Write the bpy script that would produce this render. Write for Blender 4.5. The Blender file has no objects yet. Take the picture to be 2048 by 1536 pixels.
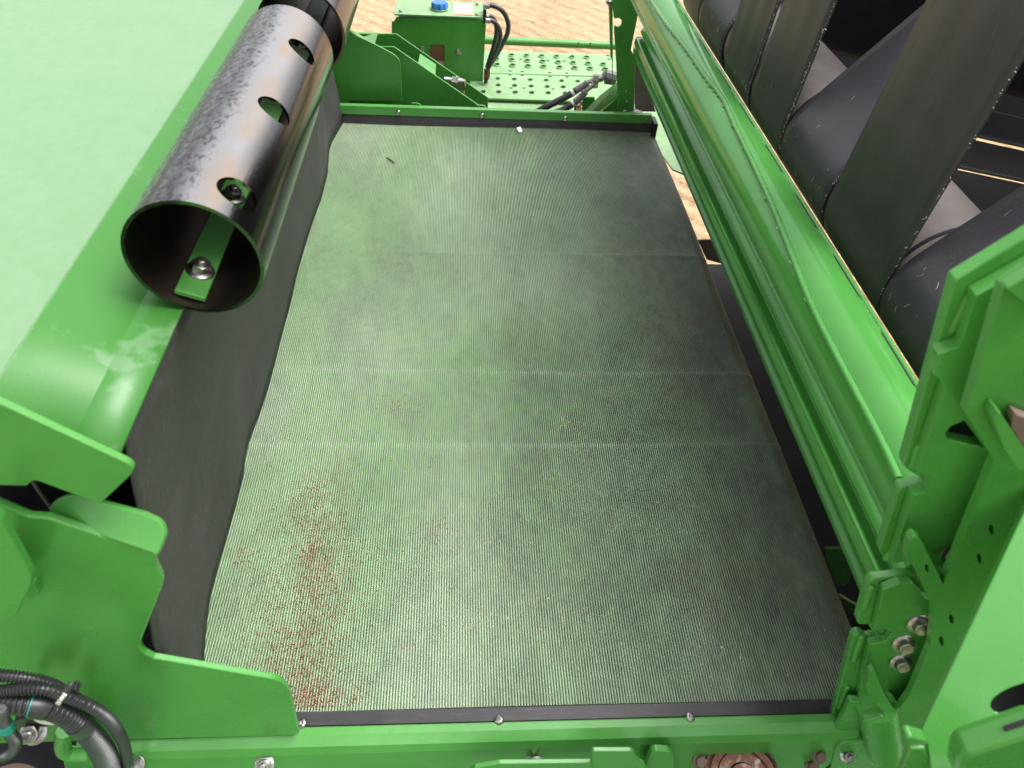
import bpy, bmesh, math, random
import numpy as np
from mathutils import Vector, Matrix
random.seed(7); rng = np.random.default_rng(7)
scene = bpy.context.scene
COL = scene.collection

# ------------------------------------------------------------------ camera
F = 1420.0; H = 0.70                      # focal length in photo pixels, camera height above the tray
vp = (930.63, -679.73); sl = 0.006
yc = np.array([vp[0]-1024, -(vp[1]-768), -F]); yc /= np.linalg.norm(yc)
qq = -(yc[0]-sl*yc[1])/yc[2]
xc = np.array([1, -sl, qq]); xc /= np.linalg.norm(xc)
zc = np.cross(xc, yc)
RM = np.array([xc, yc, zc])
cd = bpy.data.cameras.new('camera'); cam = bpy.data.objects.new('camera', cd); COL.objects.link(cam)
m4 = Matrix([list(RM[0])+[0], list(RM[1])+[0], list(RM[2])+[H], [0, 0, 0, 1]])
cam.matrix_world = m4
cd.sensor_width = 36; cd.lens = F/2048*36; cd.clip_start = 0.01; cd.clip_end = 500
cd.dof.use_dof = True; cd.dof.focus_distance = 0.98; cd.dof.aperture_fstop = 13.0
scene.camera = cam

# ------------------------------------------------------------------ light
SUN_EL, SUN_AZ = 66.0, 86.0              # azimuth: degrees from +Y (away from camera) towards +X
w = bpy.data.worlds.new('World'); scene.world = w; w.use_nodes = True
nt = w.node_tree; bg = nt.nodes['Background']
sky = nt.nodes.new('ShaderNodeTexSky'); sky.sky_type = 'NISHITA'; sky.sun_disc = False
sky.sun_elevation = math.radians(SUN_EL); sky.sun_rotation = math.radians(SUN_AZ)
sky.air_density = 1.0; sky.dust_density = 4.0; sky.ozone_density = 1.0
hs = nt.nodes.new('ShaderNodeHueSaturation'); hs.inputs['Saturation'].default_value = 0.12
nt.links.new(sky.outputs[0], hs.inputs['Color']); nt.links.new(hs.outputs[0], bg.inputs['Color'])
bg.inputs['Strength'].default_value = 0.15
sd = bpy.data.lights.new('sun', 'SUN'); sd.energy = 1.2; sd.angle = math.radians(30); sd.color = (1, 0.98, 0.95)
sun = bpy.data.objects.new('sun', sd); COL.objects.link(sun)
el, az = math.radians(SUN_EL), math.radians(SUN_AZ)
sdir = Vector((math.sin(az)*math.cos(el), math.cos(az)*math.cos(el), math.sin(el)))
sun.rotation_euler = sdir.to_track_quat('Z', 'Y').to_euler(); sun.location = (0, 0, 5)
vs = scene.view_settings; vs.view_transform = 'Standard'; vs.look = 'None'; vs.gamma = 1; vs.exposure = 1.30
vs.use_curve_mapping = False

# ------------------------------------------------------------------ measuring helpers
def Dr(u, v): return RM @ np.array([u-1024, -(v-768), -F])
def P(u, v, x=None, y=None, z=None):
    d = Dr(u, v)
    t = x/d[0] if x is not None else y/d[1] if y is not None else (z-H)/d[2]
    return np.array([0, 0, H]) + t*d
def PP(u, v, p0, n):
    d = Dr(u, v); c = np.array([0, 0, H]); t = np.dot(np.asarray(p0)-c, n)/np.dot(d, n); return c+t*d
def RA(u, v): d = Dr(u, v); return d[0]/-d[2]
def HIT(u, v, cx, cz, R):                 # first hit with a cylinder along Y
    d = Dr(u, v); a = d[0]**2+d[2]**2; ox, oz = -cx, H-cz
    b = 2*(ox*d[0]+oz*d[2]); c = ox*ox+oz*oz-R*R; D2 = b*b-4*a*c
    t = (-b-math.sqrt(max(D2, 0)))/(2*a); return np.array([0, 0, H])+t*d

# ------------------------------------------------------------------ object helpers
ORG = {}
def tag(o, label, cat, group=None):
    o['label'] = label; o['category'] = cat
    if group: o['group'] = group
    return o
def thing(name, label, cat, loc, group=None):
    o = bpy.data.objects.new(name, None); COL.objects.link(o)
    o.empty_display_size = 0.05
    o.location = loc; ORG[o.name] = np.array(loc, float)
    return tag(o, label, cat, group)
def obj(name, verts, faces, m, parent=None, smooth=None, bevel=0, label=None, solid=0, seg=2, weld=False):
    verts = np.asarray([tuple(v) for v in verts], float)
    lo, hi = verts.min(0), verts.max(0)
    org = np.array([(lo[0]+hi[0])/2, (lo[1]+hi[1])/2, lo[2]])
    me = bpy.data.meshes.new(name)
    me.from_pydata([tuple(v) for v in verts-org], [], [tuple(f) for f in faces]); me.update()
    o = bpy.data.objects.new(name, me); COL.objects.link(o)
    if m: me.materials.append(m)
    bm = bmesh.new(); bm.from_mesh(me)
    if weld: bmesh.ops.remove_doubles(bm, verts=bm.verts, dist=1e-6)
    bmesh.ops.recalc_face_normals(bm, faces=bm.faces); bm.to_mesh(me); bm.free()
    if smooth is not None:
        me.polygons.foreach_set('use_smooth', [True]*len(me.polygons))
        me.set_sharp_from_angle(angle=math.radians(smooth))
    if solid:
        s = o.modifiers.new('solid', 'SOLIDIFY'); s.thickness = solid; s.offset = 0
    if bevel:
        b = o.modifiers.new('bevel', 'BEVEL'); b.width = bevel; b.segments = seg; b.limit_method = 'ANGLE'
        b.angle_limit = math.radians(40); b.harden_normals = False
    if parent is not None:
        o.parent = parent; o.location = org-ORG[parent.name]
    else: o.location = org
    ORG[o.name] = org
    if label: o['label'] = label
    return o
def ellipse(c, ax, bx, n=20): return [np.asarray(c)+math.cos(2*math.pi*i/n)*np.asarray(ax)+math.sin(2*math.pi*i/n)*np.asarray(bx) for i in range(n)]
def plate(name, outer, holes, tv, m, parent=None, bevel=0.0008, label=None):
    """flat plate: planar outline with holes, pushed along tv by the thickness"""
    bm = bmesh.new(); E = []
    for loop in [outer]+list(holes):
        vsl = [bm.verts.new(tuple(p)) for p in loop]
        for i in range(len(vsl)): E.append(bm.edges.new((vsl[i], vsl[(i+1) % len(vsl)])))
    bmesh.ops.triangle_fill(bm, use_beauty=True, use_dissolve=False, edges=E)
    r = bmesh.ops.extrude_face_region(bm, geom=list(bm.faces))
    bmesh.ops.translate(bm, vec=Vector(tuple(tv)), verts=[g for g in r['geom'] if isinstance(g, bmesh.types.BMVert)])
    bmesh.ops.dissolve_limit(bm, angle_limit=0.01, verts=bm.verts, edges=bm.edges)
    bmesh.ops.recalc_face_normals(bm, faces=bm.faces)
    bm.verts.ensure_lookup_table(); bm.verts.index_update()
    vv = [np.array(v.co) for v in bm.verts]; ff = [[v.index for v in f.verts] for f in bm.faces]; bm.free()
    return obj(name, vv, ff, m, parent, None, bevel, label)
def rnd(pts, idx, rad, n=4):
    """round chosen corners of a pixel outline"""
    out = []
    N = len(pts)
    for i, p in enumerate(pts):
        if i in idx:
            p = np.array(p, float); a = np.array(pts[i-1], float)-p; b = np.array(pts[(i+1) % N], float)-p
            ra = min(rad, .45*np.linalg.norm(a)); rb = min(rad, .45*np.linalg.norm(b))
            s = p+a/np.linalg.norm(a)*ra; e = p+b/np.linalg.norm(b)*rb
            for k in range(n+1):
                t = k/n; out.append((1-t)**2*s+2*t*(1-t)*p+t*t*e)
        else: out.append(np.array(p, float))
    return out
def yplate(name, px, y, t, m, parent=None, holes=(), bevel=0.0008, label=None):
    return plate(name, [P(u, v, y=y) for u, v in px], [[P(u, v, y=y) for u, v in h] for h in holes], (0, t, 0), m, parent, bevel, label)
def pxcirc(u, v, a, b, rot=0, n=16):
    c, s = math.cos(rot), math.sin(rot)
    return [(u+a*math.cos(q)*c-b*math.sin(q)*s, v+a*math.cos(q)*s+b*math.sin(q)*c) for q in [2*math.pi*i/n for i in range(n)]]
def box(name, lo, hi, m, parent=None, bevel=0.001, label=None):
    x0, y0, z0 = lo; x1, y1, z1 = hi
    v = [(x0,y0,z0),(x1,y0,z0),(x1,y1,z0),(x0,y1,z0),(x0,y0,z1),(x1,y0,z1),(x1,y1,z1),(x0,y1,z1)]
    f = [(0,3,2,1),(4,5,6,7),(0,1,5,4),(1,2,6,5),(2,3,7,6),(3,0,4,7)]
    return obj(name, v, f, m, parent, None, bevel, label)
def frame(ax):
    a = np.asarray(ax, float); a = a/np.linalg.norm(a)
    t = np.array([0, 0, 1.]) if abs(a[2]) < .9 else np.array([1., 0, 0])
    u = np.cross(t, a); u /= np.linalg.norm(u); return u, np.cross(a, u), a
def spline(pts, n=12):
    pts = [np.asarray(p, float) for p in pts]; out = []
    for i in range(len(pts)-1):
        p0 = pts[max(i-1, 0)]; p1 = pts[i]; p2 = pts[i+1]; p3 = pts[min(i+2, len(pts)-1)]
        for k in range(n):
            t = k/n; out.append(.5*((2*p1)+(-p0+p2)*t+(2*p0-5*p1+4*p2-p3)*t*t+(-p0+3*p1-3*p2+p3)*t**3))
    out.append(pts[-1]); return out
def resample(pts, step):
    pts = np.array(pts); d = np.r_[0, np.cumsum(np.linalg.norm(np.diff(pts, axis=0), axis=1))]
    n = max(2, int(d[-1]/step)+1); s = np.linspace(0, d[-1], n)
    return np.array([np.interp(s, d, pts[:, k]) for k in range(3)]).T, s
def sweep(path, rad, seg=12, cap=True):
    """tube along a path; rad number or list"""
    path = np.array(path); n = len(path)
    if np.isscalar(rad): rad = [rad]*n
    tg = np.gradient(path, axis=0); tg /= np.linalg.norm(tg, axis=1)[:, None]
    u, v, _ = frame(tg[0]); V = []; Fc = []
    for i in range(n):
        u = u-tg[i]*np.dot(u, tg[i]); u /= np.linalg.norm(u); v = np.cross(tg[i], u)
        for k in range(seg):
            a = 2*math.pi*k/seg; V.append(path[i]+rad[i]*(math.cos(a)*u+math.sin(a)*v))
    for i in range(n-1):
        for k in range(seg):
            Fc.append((i*seg+k, i*seg+(k+1) % seg, (i+1)*seg+(k+1) % seg, (i+1)*seg+k))
    if cap:
        Fc.append(tuple(range(seg))[::-1]); Fc.append(tuple((n-1)*seg+k for k in range(seg)))
    return V, Fc
def tube(name, path, rad, m, parent=None, seg=12, label=None):
    V, Fc = sweep(path, rad, seg); return obj(name, V, Fc, m, parent, 50, 0, label)
class MB:
    def __init__(s): s.v = []; s.f = []
    def add(s, V, Fc):
        n = len(s.v); s.v += [tuple(p) for p in V]; s.f += [tuple(i+n for i in f) for f in Fc]; return s
    def prismc(s, c, ax, r, h, n, rot=0, r2=None):
        u, v, a = frame(ax); r2 = r if r2 is None else r2
        V = [np.asarray(c)+R*(math.cos(rot+2*math.pi*k/n)*u+math.sin(rot+2*math.pi*k/n)*v)+a*hh for hh, R in ((0, r), (h, r2)) for k in range(n)]
        Fc = [tuple(range(n))[::-1], tuple(range(n, 2*n))]+[(k, (k+1) % n, n+(k+1) % n, n+k) for k in range(n)]
        return s.add(V, Fc)
    def box(s, lo, hi):
        x0, y0, z0 = lo; x1, y1, z1 = hi
        return s.add([(x0,y0,z0),(x1,y0,z0),(x1,y1,z0),(x0,y1,z0),(x0,y0,z1),(x1,y0,z1),(x1,y1,z1),(x0,y1,z1)],
                     [(0,3,2,1),(4,5,6,7),(0,1,5,4),(1,2,6,5),(2,3,7,6),(3,0,4,7)])
    def blob(s, c, rx, ry, rz):
        V = []; Fc = []; n = 8
        for i in range(1, 4):
            t = math.pi*i/4
            for k in range(n):
                a = 2*math.pi*k/n; V.append((c[0]+rx*math.sin(t)*math.cos(a), c[1]+ry*math.sin(t)*math.sin(a), c[2]+rz*math.cos(t)))
        V += [(c[0], c[1], c[2]+rz), (c[0], c[1], c[2]-rz)]
        for i in range(2):
            for k in range(n): Fc.append((i*n+k, i*n+(k+1) % n, (i+1)*n+(k+1) % n, (i+1)*n+k))
        for k in range(n): Fc.append((3*n, (k+1) % n, k)); Fc.append((3*n+1, 2*n+k, 2*n+(k+1) % n))
        return s.add(V, Fc)
    def build(s, name, m, parent=None, smooth=30, bevel=0, label=None): return obj(name, s.v, s.f, m, parent, smooth, bevel, label)
def bolt(c, ax, s, m, parent, name='bolt', stud=0.5, washer=True, rot=None):
    """flange hex bolt: s = across the head corners /2"""
    b = MB(); a = np.asarray(ax, float)/np.linalg.norm(ax); c = np.asarray(c, float)
    rot = random.random() if rot is None else rot
    if washer: b.prismc(c, a, s*1.45, s*.16, 24); b.prismc(c+a*s*.16, a, s*1.4, s*.16, 24, r2=s*1.02)
    b.prismc(c+a*s*.2, a, s, s*.85, 6, rot)
    b.prismc(c+a*s*1.05, a, s*.92, s*.08, 18, r2=s*.8)
    if stud: b.prismc(c+a*s*1.05, a, s*.52, s*stud, 14); b.prismc(c+a*s*(1.05+stud), a, s*.52, s*.1, 14, r2=s*.4)
    return b.build(name, m, parent, 25, s*.03)
def screw(c, ax, s, m, parent):
    """button head screw with a recessed star drive"""
    b = MB(); u, v, a = frame(ax); c = np.asarray(c, float); n = 20
    prof = [(1.0, 0), (1.0, .18), (.9, .38), (.68, .52), (.42, .58), (.38, .45), (0.0, .40)]
    V = []; Fc = []
    for r, h in prof[:-1]:
        for k in range(n):
            q = r*(1+(.22*math.cos(6*2*math.pi*k/n) if r < .41 else 0)); t = 2*math.pi*k/n
            V.append(c+s*q*(math.cos(t)*u+math.sin(t)*v)+a*s*h)
    V.append(c+a*s*.3)
    for i in range(len(prof)-2):
        for k in range(n): Fc.append((i*n+k, i*n+(k+1) % n, (i+1)*n+(k+1) % n, (i+1)*n+k))
    L = (len(prof)-2)*n
    for k in range(n): Fc.append((L+k, L+(k+1) % n, len(V)-1))
    b.add(V, Fc); return b.build('screw', m, parent, 35)
def cyl_y(name, cx, cz, R, y0, y1, m, parent=None, n=64, fn=None, ny=2, label=None, taper=None):
    V = []; Fc = []; ys = np.linspace(y0, y1, ny) if taper is None else np.array(taper)[:, 0]
    sc = np.ones(len(ys)) if taper is None else np.array(taper)[:, 1]
    for yy, k_ in zip(ys, sc):
        for k in range(n):
            t = 2*math.pi*k/n; r = R*k_ if fn is None else fn(t, yy)*k_
            V.append((cx+r*math.cos(t), yy, cz+r*math.sin(t)))
    for i in range(len(ys)-1):
        for k in range(n): Fc.append((i*n+k, i*n+(k+1) % n, (i+1)*n+(k+1) % n, (i+1)*n+k))
    Fc.append(tuple(range(n))); Fc.append(tuple((len(ys)-1)*n+k for k in range(n))[::-1])
    return obj(name, V, Fc, m, parent, 45, 0, label)
def strip_y(name, prof, y0, y1, m, parent=None, t=0.002, smooth=20, ny=2, bevel=0, jit=None, label=None):
    """sheet with an (x,z) profile run along Y"""
    V = []; Fc = []; n = len(prof); ys = np.linspace(y0, y1, ny)
    for j, yy in enumerate(ys):
        for i, (x, z) in enumerate(prof):
            dx, dz = (0, 0) if jit is None else jit(x, yy, z)
            V.append((x+dx, yy, z+dz))
    for j in range(ny-1):
        for i in range(n-1): Fc.append((j*n+i, j*n+i+1, (j+1)*n+i+1, (j+1)*n+i))
    return obj(name, V, Fc, m, parent, smooth, bevel, label, solid=t)

# ------------------------------------------------------------------ materials
def lin(r, g, b):
    f = lambda c: (c/255)/12.92 if c/255 <= .04045 else ((c/255+.055)/1.055)**2.4
    return (f(r), f(g), f(b))
class NT:
    def __init__(s, name):
        s.m = bpy.data.materials.new(name); s.m.use_nodes = True; s.t = s.m.node_tree
        s.b = s.t.nodes['Principled BSDF']; s.tc = s.n('ShaderNodeTexCoord')
    def n(s, k, **kw):
        q = s.t.nodes.new(k)
        for a, b in kw.items(): setattr(q, a, b)
        return q
    def l(s, a, b): s.t.links.new(a, b)
    def map(s, scale=(1, 1, 1), rot=(0, 0, 0), coord='Object'):
        q = s.n('ShaderNodeMapping'); q.inputs['Scale'].default_value = scale; q.inputs['Rotation'].default_value = rot
        s.l(s.tc.outputs[coord], q.inputs[0]); return q.outputs[0]
    def noise(s, scale, detail=4, rough=.55, vec=None, dist=0):
        q = s.n('ShaderNodeTexNoise'); q.inputs['Scale'].default_value = scale; q.inputs['Detail'].default_value = detail
        q.inputs['Roughness'].default_value = rough; q.inputs['Distortion'].default_value = dist
        s.l(vec if vec else s.tc.outputs['Object'], q.inputs['Vector']); return q.outputs['Fac']
    def ramp(s, fac, stops):
        q = s.n('ShaderNodeValToRGB'); e = q.color_ramp.elements
        while len(e) < len(stops): e.new(.5)
        for i, (p, c) in enumerate(stops): e[i].position = p; e[i].color = (c, c, c, 1) if np.isscalar(c) else (*c, 1)
        s.l(fac, q.inputs[0]); return q.outputs[0]
    def mix(s, fac, a, b, mode='MIX'):
        q = s.n('ShaderNodeMix', data_type='RGBA', blend_type=mode)
        for sock, val in ((q.inputs[0], fac), (q.inputs[6], a), (q.inputs[7], b)):
            if isinstance(val, bpy.types.NodeSocket): s.l(val, sock)
            elif np.isscalar(val): sock.default_value = val
            else: sock.default_value = (*val, 1)
        return q.outputs[2]
    def math(s, op, a, b=0.5, clamp=False):
        q = s.n('ShaderNodeMath', operation=op, use_clamp=clamp)
        for i, val in enumerate((a, b)):
            if isinstance(val, bpy.types.NodeSocket): s.l(val, q.inputs[i])
            else: q.inputs[i].default_value = val
        return q.outputs[0]
    def sep(s, coord='Object', vec=None):
        q = s.n('ShaderNodeSeparateXYZ'); s.l(vec if vec else s.tc.outputs[coord], q.inputs[0]); return q.outputs
    def bump(s, h, strength=.2, dist=.001):
        q = s.n('ShaderNodeBump'); q.inputs['Strength'].default_value = strength; q.inputs['Distance'].default_value = dist
        s.l(h, q.inputs['Height']); s.l(q.outputs[0], s.b.inputs['Normal'])
    def set(s, **kw):
        for k, v in kw.items():
            i = s.b.inputs[{'col': 'Base Color', 'rough': 'Roughness', 'metal': 'Metallic', 'coat': 'Coat Weight', 'coatr': 'Coat Roughness', 'spec': 'Specular IOR Level'}[k]]
            if isinstance(v, bpy.types.NodeSocket): s.l(v, i)
            else: i.default_value = v if np.isscalar(v) else (*v, 1)
        return s.m
DUST = (.50, .47, .40)
def paint(name, col, dust=.04, rough=.34, coat=.25, scuff=.3):
    s = NT(name)
    v1 = s.noise(9, 4); v2 = s.noise(60, 3); v3 = s.noise(700, 2)
    c = s.mix(s.ramp(v1, [(.3, 0), (.7, 1)]), [x*.86 for x in col], [min(x*1.12, 1) for x in col])
    d = s.math('MULTIPLY', s.ramp(v2, [(.38, 0), (.72, 1)]), s.ramp(v1, [(.35, .15), (.68, 1)]))
    nz = s.n('ShaderNodeNewGeometry'); up = s.ramp(s.sep(vec=nz.outputs['Normal'])[2], [(.0, .25), (.9, 1)])
    d = s.math('MULTIPLY', d, up); d = s.math('MULTIPLY', d, min(dust*2.2, .3), True)
    base = s.math('MULTIPLY', up, dust*.6)
    d = s.math('ADD', d, base, True)
    sc = s.ramp(s.noise(16, 6, .7, s.map((1, 6, 2), (.3, .5, .2))), [(.66, 0), (.72, scuff)])
    d = s.math('MAXIMUM', d, s.math('MULTIPLY', sc, .35))
    sp = s.ramp(s.noise(420, 1, .5), [(.74, 0), (.78, .5)])
    d = s.math('MAXIMUM', d, s.math('MULTIPLY', sp, scuff))
    c = s.mix(d, c, DUST)
    r = s.math('ADD', s.math('MULTIPLY', d, .5), rough-.05)
    r = s.math('ADD', r, s.math('MULTIPLY', v2, .1))
    s.bump(v3, .08, .0006)
    return s.set(col=c, rough=r, coat=coat, coatr=.2)
GREEN = (.064, .275, .045)
M = {}
M['green'] = paint('green_paint', GREEN)
M['gloss'] = paint('gloss_green_paint', GREEN, dust=.008, rough=.17, coat=.0, scuff=.06)
M['green_dusty_sheen'] = paint('dusty_sheen_green_paint', GREEN, dust=.45, rough=.5, coat=.2)  # dust made extra pale in place of sky reflection on platform and lid
M['green_clean'] = paint('clean_green_paint', GREEN, dust=.012, rough=.26, coat=.1, scuff=.2)

def film_paint():
    s = NT('filmed_green_paint'); col = (.042, .170, .028)
    X, Y, Z = s.sep()
    # grey-white dust film lying on the flat top sheet, wiped off along the sloping band (edge ragged)
    rag = s.math('MULTIPLY', s.math('SUBTRACT', s.noise(500, 3, .7), .5), .0030)
    e = s.math('ADD', X, rag)
    mask = s.n('ShaderNodeMapRange'); mask.inputs['From Min'].default_value = FILM_X+.0012; mask.inputs['From Max'].default_value = FILM_X-.0012
    s.l(e, mask.inputs['Value'])
    v = s.noise(22, 6, .65, None, .6); v2 = s.noise(120, 4, .6)
    st = s.ramp(s.noise(30, 5, .7, s.map((4, 1, 1), (0, 0, .5))), [(.5, 0), (.75, 1)])
    amt = s.math('ADD', s.ramp(v, [(.3, .135), (.7, .158)]), s.math('MULTIPLY', v2, .08))
    amt = s.math('SUBTRACT', amt, s.math('MULTIPLY', st, .025))
    d = s.math('MULTIPLY', mask.outputs[0], amt)
    patch = s.ramp(s.noise(14, 5, .6), [(.60, 0), (.64, .10)])
    d = s.math('MAXIMUM', d, s.math('MULTIPLY', patch, s.math('SUBTRACT', 1, mask.outputs[0])))
    c = s.mix(d, col, (.62, .64, .62))
    s.bump(s.noise(500, 2), .08, .0006)
    return s.set(col=c, rough=s.math('ADD', s.math('MULTIPLY', d, .35), .33), spec=.35)

def rubber(name, col, rough=.55, dust=.15, streak=(1, 1, 1), bumpy=.15):
    s = NT(name)
    v = s.noise(14, 5, .6); st = s.noise(90, 5, .7, s.map(streak))
    c = s.mix(s.ramp(v, [(.3, 0), (.7, 1)]), [x*.75 for x in col], [x*1.3 for x in col])
    d = s.math('MULTIPLY', s.ramp(st, [(.56, 0), (.74, 1)]), dust)
    sp = s.ramp(s.noise(340, 2, .5), [(.72, 0), (.76, .6)])
    d = s.math('ADD', d, s.math('MULTIPLY', sp, dust), True)
    c = s.mix(d, c, (.33, .30, .27))
    s.bump(s.noise(500, 3), bumpy, .0006)
    return s.set(col=c, rough=s.math('ADD', s.math('MULTIPLY', v, .15), rough-.08), spec=.5)
M['curtain'] = rubber('black_rubber_sheet', (.048, .045, .048), .60, .6, (4, 12, .35))
M['belt'] = rubber('belt_rubber', (.033, .033, .032), .46, .14, (1, 9, .5))
M['belt_diag'] = rubber('worn_belt_rubber', (.036, .034, .041), .48, .22, (5, 7, 5))
M['strip'] = rubber('black_plastic_strip', (.030, .027, .030), .42, .2, (.6, 6, 6))
M['black'] = rubber('black_plastic', (.018, .018, .019), .40, .05)
M['hose'] = rubber('hose_rubber', (.035, .034, .036), .38, .05)
M['conduit'] = rubber('conduit_plastic', (.022, .022, .024), .30, .04)
M['dark'] = rubber('dark_steel_lining_and_shade', (.020, .018, .025), .5, .05)
M['under_shade'] = rubber('shade_black', (.012, .011, .012), .9, .04)  # black of the sheets that stand in for shadow under the tray
M['floor_belt'] = rubber('dark_floor_belt', (.030, .024, .023), .65, .2, (.6, 6, 1))
M['bare_roll'] = rubber('bare_worn_roll', (.22, .19, .18), .55, .3, (3, 3, 3), .05)
M['grey'] = rubber('grey_plastic', (.16, .15, .155), .6, .2)

def metal(name, col, rough, stain=None, amt=0, scale=30):
    s = NT(name); v = s.noise(scale, 6, .65); f = s.noise(scale*12, 3)
    c = col; 
    if stain is not None: c = s.mix(s.ramp(v, [(.5-amt*.5, 0), (.62-amt*.3, 1)]), col, stain)
    s.bump(f, .1, .0004)
    r = s.math('ADD', s.math('MULTIPLY', v, .22), rough-.1)
    return s.set(col=c, rough=r, metal=1.0 if amt < .8 else .15)
M['zinc'] = metal('zinc_plate', (.50, .495, .48), .30, (.26, .25, .22), .25, 160)
M['rust'] = metal('rust', (.105, .055, .040), .75, (.17, .115, .09), 1.0, 120)
M['rusty_steel'] = metal('rusting_steel', (.30, .27, .25), .5, (.12, .062, .045), .5, 90)
M['white_band'] = NT('white_hose_band').set(col=(.7, .7, .66), rough=.5)
M['blue'] = NT('blue_plastic').set(col=(.03, .16, .50), rough=.35)
M['teal'] = NT('teal_tape').set(col=(.0, .25, .22), rough=.4)
M['white'] = NT('white_print').set(col=(.8, .8, .78), rough=.5)
M['label_red'] = NT('label_border').set(col=(.65, .33, .18), rough=.5)
M['label_ink'] = NT('label_ink').set(col=(.08, .08, .10), rough=.5)
M['seed'] = (lambda s: s.set(col=s.ramp(s.noise(900, 0), [(.3, (.10, .035, .022)), (.5, (.20, .075, .042)), (.72, (.36, .22, .13))]), rough=.5))(NT('seed_husk'))
M['chaff'] = (lambda s: s.set(col=s.ramp(s.noise(600, 0), [(.3, (.35, .24, .13)), (.7, (.62, .50, .33))]), rough=.7))(NT('pale_chaff'))
M['fibre'] = NT('pale_fibre').set(col=(.55, .50, .43), rough=.8)

def sight():
    s = NT('brown_sight_glass'); z = s.sep('Generated')[2]
    c = s.ramp(z, [(.30, (.055, .02, .017)), (.36, (.42, .33, .30)), (.45, (.42, .33, .30)), (.50, (.17, .085, .05)), (.95, (.24, .15, .09))])
    return s.set(col=c, rough=.2, coat=.5)
M['sight'] = sight()

def steel_tube():
    """rolled steel pipe: dark mill scale mottling on one flank, straw-tinted streaks and a painted highlight strip on top"""
    s = NT('mottled_steel'); X, Y, Z = s.sep()
    v = s.noise(300, 4, .6, s.map((1, .6, 1))); big = s.noise(11, 4, .6, s.map((1, .35, 1)))
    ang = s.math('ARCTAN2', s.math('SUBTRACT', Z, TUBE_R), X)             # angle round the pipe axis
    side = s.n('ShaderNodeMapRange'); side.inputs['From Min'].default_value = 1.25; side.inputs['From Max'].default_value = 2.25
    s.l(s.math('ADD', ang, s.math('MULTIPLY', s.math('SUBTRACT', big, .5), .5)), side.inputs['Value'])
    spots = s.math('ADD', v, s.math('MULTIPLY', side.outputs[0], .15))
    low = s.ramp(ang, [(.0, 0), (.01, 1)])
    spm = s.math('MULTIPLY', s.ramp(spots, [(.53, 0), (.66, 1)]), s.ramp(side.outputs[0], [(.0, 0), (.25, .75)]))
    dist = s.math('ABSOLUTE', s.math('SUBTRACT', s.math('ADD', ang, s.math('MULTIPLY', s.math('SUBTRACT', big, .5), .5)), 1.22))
    top_glint = s.n('ShaderNodeMapRange', interpolation_type='SMOOTHSTEP'); top_glint.inputs['From Min'].default_value = .50; top_glint.inputs['From Max'].default_value = .10
    s.l(dist, top_glint.inputs['Value'])                          # highlight painted as a pale strip along the top
    c = s.mix(top_glint.outputs[0], (.105, .103, .108), (.46, .45, .46))  # dark base stands in for dark reflections on the flanks
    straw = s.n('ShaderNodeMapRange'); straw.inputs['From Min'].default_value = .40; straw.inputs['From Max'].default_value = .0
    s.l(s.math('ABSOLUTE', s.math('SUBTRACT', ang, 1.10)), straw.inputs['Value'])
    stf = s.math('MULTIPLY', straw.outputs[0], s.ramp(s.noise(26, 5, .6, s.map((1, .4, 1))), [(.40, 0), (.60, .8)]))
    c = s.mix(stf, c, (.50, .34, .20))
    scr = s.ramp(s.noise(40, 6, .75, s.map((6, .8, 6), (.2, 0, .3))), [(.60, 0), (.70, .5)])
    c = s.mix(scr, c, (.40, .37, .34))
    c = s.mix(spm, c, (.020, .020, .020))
    r = s.math('ADD', s.math('MULTIPLY', spm, .2), s.math('ADD', s.math('MULTIPLY', big, .16), .08))
    s.bump(s.noise(350, 3), .08, .0005)
    mt = 1.0
    return s.set(col=c, rough=r, metal=mt)
TUBE_R = 0.0397
M['tube'] = steel_tube()
M['tube_in'] = metal('dark_pipe_bore', (.060, .056, .060), .42, (.085, .06, .045), .3, 40)

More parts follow.
